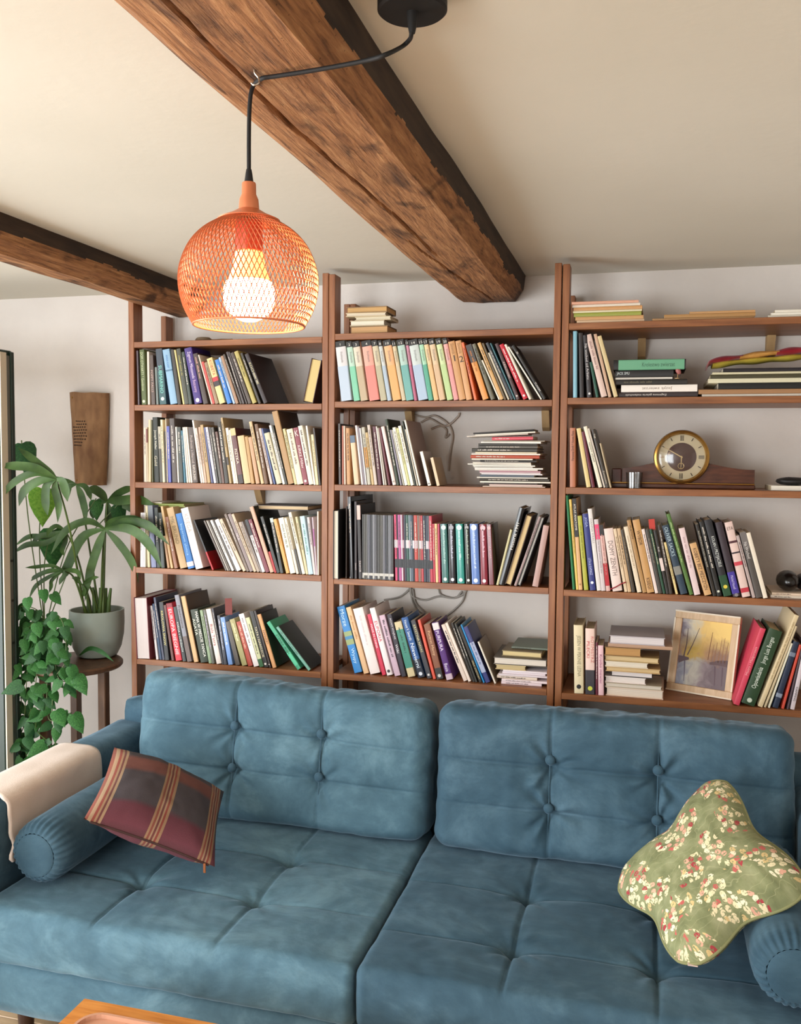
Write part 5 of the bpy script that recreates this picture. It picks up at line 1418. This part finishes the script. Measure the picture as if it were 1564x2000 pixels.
# fronds: hub, stem foot offset in the pot, and leaflet paths measured in the photograph
FR = [(c5(890, 1620), 0.02, -0.10, [[(740, 1560), (560, 1640), (430, 1840)], [(700, 1700), (560, 1980), (535, 2010)], [(840, 1760), (770, 1980), (720, 2240)], [(1010, 1740), (1120, 1900), (1175, 2080)], [(1100, 1620), (1260, 1740), (1380, 1960)], [(1060, 1560), (1260, 1590), (1440, 1760)], [(960, 1560), (1150, 1540), (1330, 1640)]], 0.013),
      (c5(480, 1195), -0.05, -0.33, [[(300, 1150), (120, 1230), (-30, 1400)], [(330, 1220), (210, 1300), (160, 1430)], [(400, 1260), (390, 1400), (405, 1510)], [(470, 1290), (500, 1420), (490, 1570)], [(300, 1110), (130, 1090), (-20, 1085)], [(530, 1220), (560, 1300), (575, 1390)], [(400, 1130), (250, 1010), (150, 930)]], 0.0115),
      (c5(650, 1245), 0.0, -0.02, [[(720, 1260), (760, 1320), (775, 1380)], [(690, 1330), (720, 1440), (735, 1550)], [(600, 1260), (575, 1310), (570, 1390)], [(560, 1220), (440, 1200), (400, 1240)]], 0.010),
      (c5(910, 1390), 0.04, 0.02, [[(1000, 1320), (1080, 1280), (1130, 1262)], [(860, 1330), (800, 1290), (740, 1280)], [(930, 1480), (925, 1560), (915, 1620)], [(1010, 1400), (1120, 1450), (1170, 1530)], [(1000, 1380), (1180, 1370), (1330, 1430)], [(850, 1400), (800, 1480), (790, 1540)]], 0.013),
      (c5(560, 1640), -0.02, -0.12, [[(480, 1600), (420, 1640), (400, 1690)], [(450, 1670), (330, 1690), (260, 1770)], [(420, 1690), (250, 1690), (120, 1770)], [(560, 1720), (530, 1800), (540, 1850)], [(400, 1740), (230, 1760), (110, 1830)]], 0.008),
      (c6(500, 215), -0.03, -0.14, [[(400, 180), (280, 190), (195, 195)], [(390, 220), (290, 260), (240, 300)], [(380, 270), (280, 340), (225, 440)], [(410, 290), (400, 340), (385, 390)], [(560, 215), (610, 230), (632, 285)], [(500, 260), (480, 290), (462, 330)], [(350, 235), (270, 270), (250, 290)]], 0.0065),
      (c6(640, 330), 0.0, -0.1, [[(690, 290), (740, 270), (775, 268)], [(610, 300), (590, 280), (560, 275)], [(660, 370), (655, 400), (650, 420)]], 0.006)]
for hub, fx, dY, lfs, w in FR:
    H = at(hub[0], hub[1], gy+dY); ft = po+np.array((fx, 0.02*math.cos(fx*90), -0.01)); midp = (H*0.55+ft*0.45)+np.array((0, 0, 0.05))
    MB().tube([q-po for q in spline([ft, midp, H], 8)], [0.0052*(1-0.5*i/16) for i in range(17)], 6).build('leaf_stem', M_STEM, palm, 60)
    dec = c5 if hub[1] < 1100 and w > 0.007 else c6
    for i, lf in enumerate(lfs):
        dd = -0.05+0.035*(i % 4)
        pts = [H]+[at(*(c6(*q) if w < 0.007 else c5(*q)), gy+dY+dd*(k+1)/3) for k, q in enumerate(lf)]
        strap(pts, w*1.55*(0.85+0.3*((i*37) % 10)/10), palm, M_PALM, po)
for fx in (-0.04, -0.015, 0.01, 0.03, 0.045):
    ft = po+np.array((fx, 0.01, -0.01)); MB().tube([(fx, 0.01, -0.01), (fx*1.1, 0.01, 0.05), (fx*1.4, 0.005, 0.11)], [0.011, 0.009, 0.005], 8).build('stalk', flat('55703a', 0.5), palm, 60)
# trailing pothos in a striped pot
c = atz(88, 1296, 0.906); px_, py_ = c[0]-0.01, c[1]-0.02
pp_ = thing('plant_pot', 'small dark striped pot half hidden by the trailing plant', 'pot', (px_, py_, 0.9058))
b = [(0.0, 0.0), (0.048, 0.0)]
for k in range(16): b.append((0.05+0.014*k/15+(0.0015 if k % 2 else -0.0005), 0.006+0.135*k/15))
b += [(0.060, 0.142), (0.058, 0.12), (0.0, 0.12)]
MB().lathe(b, 40).build('pot_body', flat('2d3f3a', 0.5), pp_, 50)
po2 = np.array((px_, py_, 0.9058+0.12)); poth = thing('trailing_plant', 'trailing green heart-leaved plant hanging beside the open door', 'plant', tuple(po2))
def heart():
    vs = [(0, 0, 0)]; P = [(0.0, 0.08), (0.12, 0.01), (0.25, 0.02), (0.35, 0.12), (0.385, 0.30), (0.34, 0.55), (0.23, 0.80), (0.11, 0.99), (0.0, 1.18)]
    ctr = [(0, y, 0.0) for y in (0.10, 0.22, 0.36, 0.52, 0.68, 0.82, 0.94, 1.04, 1.12)]
    vs = list(ctr); R_ = [(x, y, -0.28*x-0.12*y*y) for x, y in P]; vs = [(a, b2, -0.12*b2*b2) for a, b2, _ in ctr]+R_+[(-x, y, z) for x, y, z in R_]
    fs = []
    for i in range(8): fs += [(i, 9+i, 10+i, i+1), (i, i+1, 19+i, 18+i)]
    me = mesh('leaf', vs, fs, 60); return me
lm = [heart(), heart(), heart()]; lm[0].materials.append(M_POTH); lm[1].materials.append(M_LIME); lm[2].materials.append(leafmat('pothos_dark', '183c20', '234c28', '32602f'))
rg = random.Random(11)
def leaf(pos, size, rz, par, o, mi, tip=None):
    """leaf blade: local y runs to the tip, local z faces out"""
    cam = CAM-np.array(pos); cam = cam/np.linalg.norm(cam)
    nrm = cam+np.array((rg.uniform(-.5, .5), rg.uniform(-.3, .3), rg.uniform(0.0, .7))); nrm = nrm/np.linalg.norm(nrm)
    dn = np.array((math.sin(rz), 0, -math.cos(rz))); yv = dn-nrm*(dn@nrm); yv = yv/np.linalg.norm(yv); xv = np.cross(yv, nrm)
    ob = link('leaf', lm[mi], None, par)
    M_ = Matrix(((xv[0]*size, yv[0]*size, nrm[0]*size, pos[0]-o[0]), (xv[1]*size, yv[1]*size, nrm[1]*size, pos[1]-o[1]), (xv[2]*size, yv[2]*size, nrm[2]*size, pos[2]-o[2]), (0, 0, 0, 1)))
    ob.matrix_local = M_; return ob
VN = [[(90, 1212), (70, 1190), (40, 1185), (25, 1210), (22, 1300)], [(95, 1212), (110, 1200), (125, 1225), (128, 1290), (105, 1330), (102, 1400)], [(85, 1212), (60, 1230), (52, 1330), (48, 1420), (52, 1490)], [(88, 1212), (75, 1235), (72, 1310), (62, 1380), (35, 1450), (30, 1510)], [(92, 1212), (104, 1235), (112, 1320), (140, 1330), (148, 1318)], [(90, 1212), (98, 1240), (92, 1340), (96, 1405), (125, 1396), (140, 1392)], [(86, 1212), (45, 1225), (36, 1300), (32, 1390)], [(90, 1212), (100, 1260), (85, 1360), (70, 1420), (95, 1450), (105, 1470), (112, 1425)], [(88, 1212), (65, 1215), (45, 1260), (42, 1350), (40, 1440), (45, 1500)]]
for v in VN:
    dpt = [py_+(-0.03-0.06*min(1, i/2)) for i in range(len(v))]
    P = spline([at(a, b2, d) for (a, b2), d in zip(v, dpt)], 8); MB().tube([q-po2 for q in P], 0.0018, 5).build('vine', M_STEM, poth, 60)
    for i in range(6, len(P), 4):
        leaf(P[i]+np.array((rg.uniform(-.012, .012), rg.uniform(-.03, .02), rg.uniform(-.01, .01))), rg.uniform(0.036, 0.055), rg.uniform(-1.0, 1.0), poth, po2, rg.choice((0, 0, 0, 2, 2)))
for i in range(120):
    a, b2 = rg.gauss(75, 32), rg.gauss(1262, 40)
    if a < 26 or a > 138: continue
    leaf(at(a, b2, py_-0.09+rg.uniform(-0.06, 0.05)), rg.uniform(0.034, 0.056), rg.uniform(-1.3, 1.3), poth, po2, rg.choice((0, 0, 2)))
for i in range(26):
    a, b2 = rg.uniform(27, 75), rg.uniform(1330, 1520)
    leaf(at(a, b2, py_-0.10+rg.uniform(-0.05, 0.05)), rg.uniform(0.038, 0.058), rg.uniform(-1.0, 1.0), poth, po2, rg.choice((0, 2)))
for (a, b2, s_, rz, mi) in ((132, 1320, 0.07, 1.2, 0), (148, 1318, 0.075, 0.55, 0), (108, 1385, 0.075, 0.5, 0), (142, 1392, 0.075, 0.5, 0), (45, 1335, 0.07, -1.0, 2), (90, 1450, 0.07, -0.9, 0), (112, 1420, 0.05, -0.2, 0)): leaf(at(a, b2, -0.37 if a == 45 else py_-0.13), s_, rz, poth, po2, mi)
# tall leaves rising behind the palm
mon = thing('tall_leaf_plant', 'upright plant with broad bright green leaves behind the palm', 'plant', (px_-0.02, py_+0.06, 0.9058+0.12)); mo = np.array(mon.location)
for (a, b2, s_, rz, mi, Y) in ((84, 950, 0.145, -0.15, 1, gy-0.02), (104, 1030, 0.15, -0.05, 0, gy+0.02), (42, 862, 0.13, 0.25, 2, gy-0.06), (188, 975, 0.075, 0.0, 0, gy+0.0), (232, 985, 0.085, 0.05, 2, gy+0.03)):
    q = at(a, b2, Y); leaf(q, s_, rz, mon, mo, mi)
    MB().tube([w_-mo for w_ in spline([mo, (q*0.5+mo*0.5)+np.array((-0.02, 0, 0.06)), q+np.array((0, 0, 0.004))], 8)], 0.0024, 5).build('leaf_stem', M_STEM, mon, 60)

strap([at(*c6(620, 880), gy-0.13), at(*c6(700, 825), gy-0.15), at(*c6(790, 850), gy-0.15), at(*c6(890, 930), gy-0.14)], 0.010, poth, M_POTH, po2)

# cards and markers sticking up from the books
def marker(px, w, h, col, label, Y, lean=0.0):
    a = at(px[0], px[1], Y); o = MB().bbox((0, -0.0004, 0), (w, 0.0004, h), 0.0002).build('bookmark', flat(col, 0.7), None, None, tuple(a), (math.radians(-6), -lean, 0)); tag(o, label, 'bookmark')
marker((440, 1201), 0.030, 0.064, '7a3a34', 'red-brown card standing up among the bottom-row books, left bookcase', 0.02, 0.08)
marker((1268, 1035), 0.020, 0.036, 'c04a40', 'red paper tab above the green book, third row, right bookcase', 0.015, 0.12)
rb = MB().tube([at(a, b, -0.004) for a, b in ((1191, 1151), (1203, 1146), (1213, 1140), (1222, 1137))], 0.0022, 5); tag(rb.build('ribbon_marker', flat('9a1c30', 0.6), None, 60), 'red ribbon lying across the foot of the wide pale book', 'ribbon')
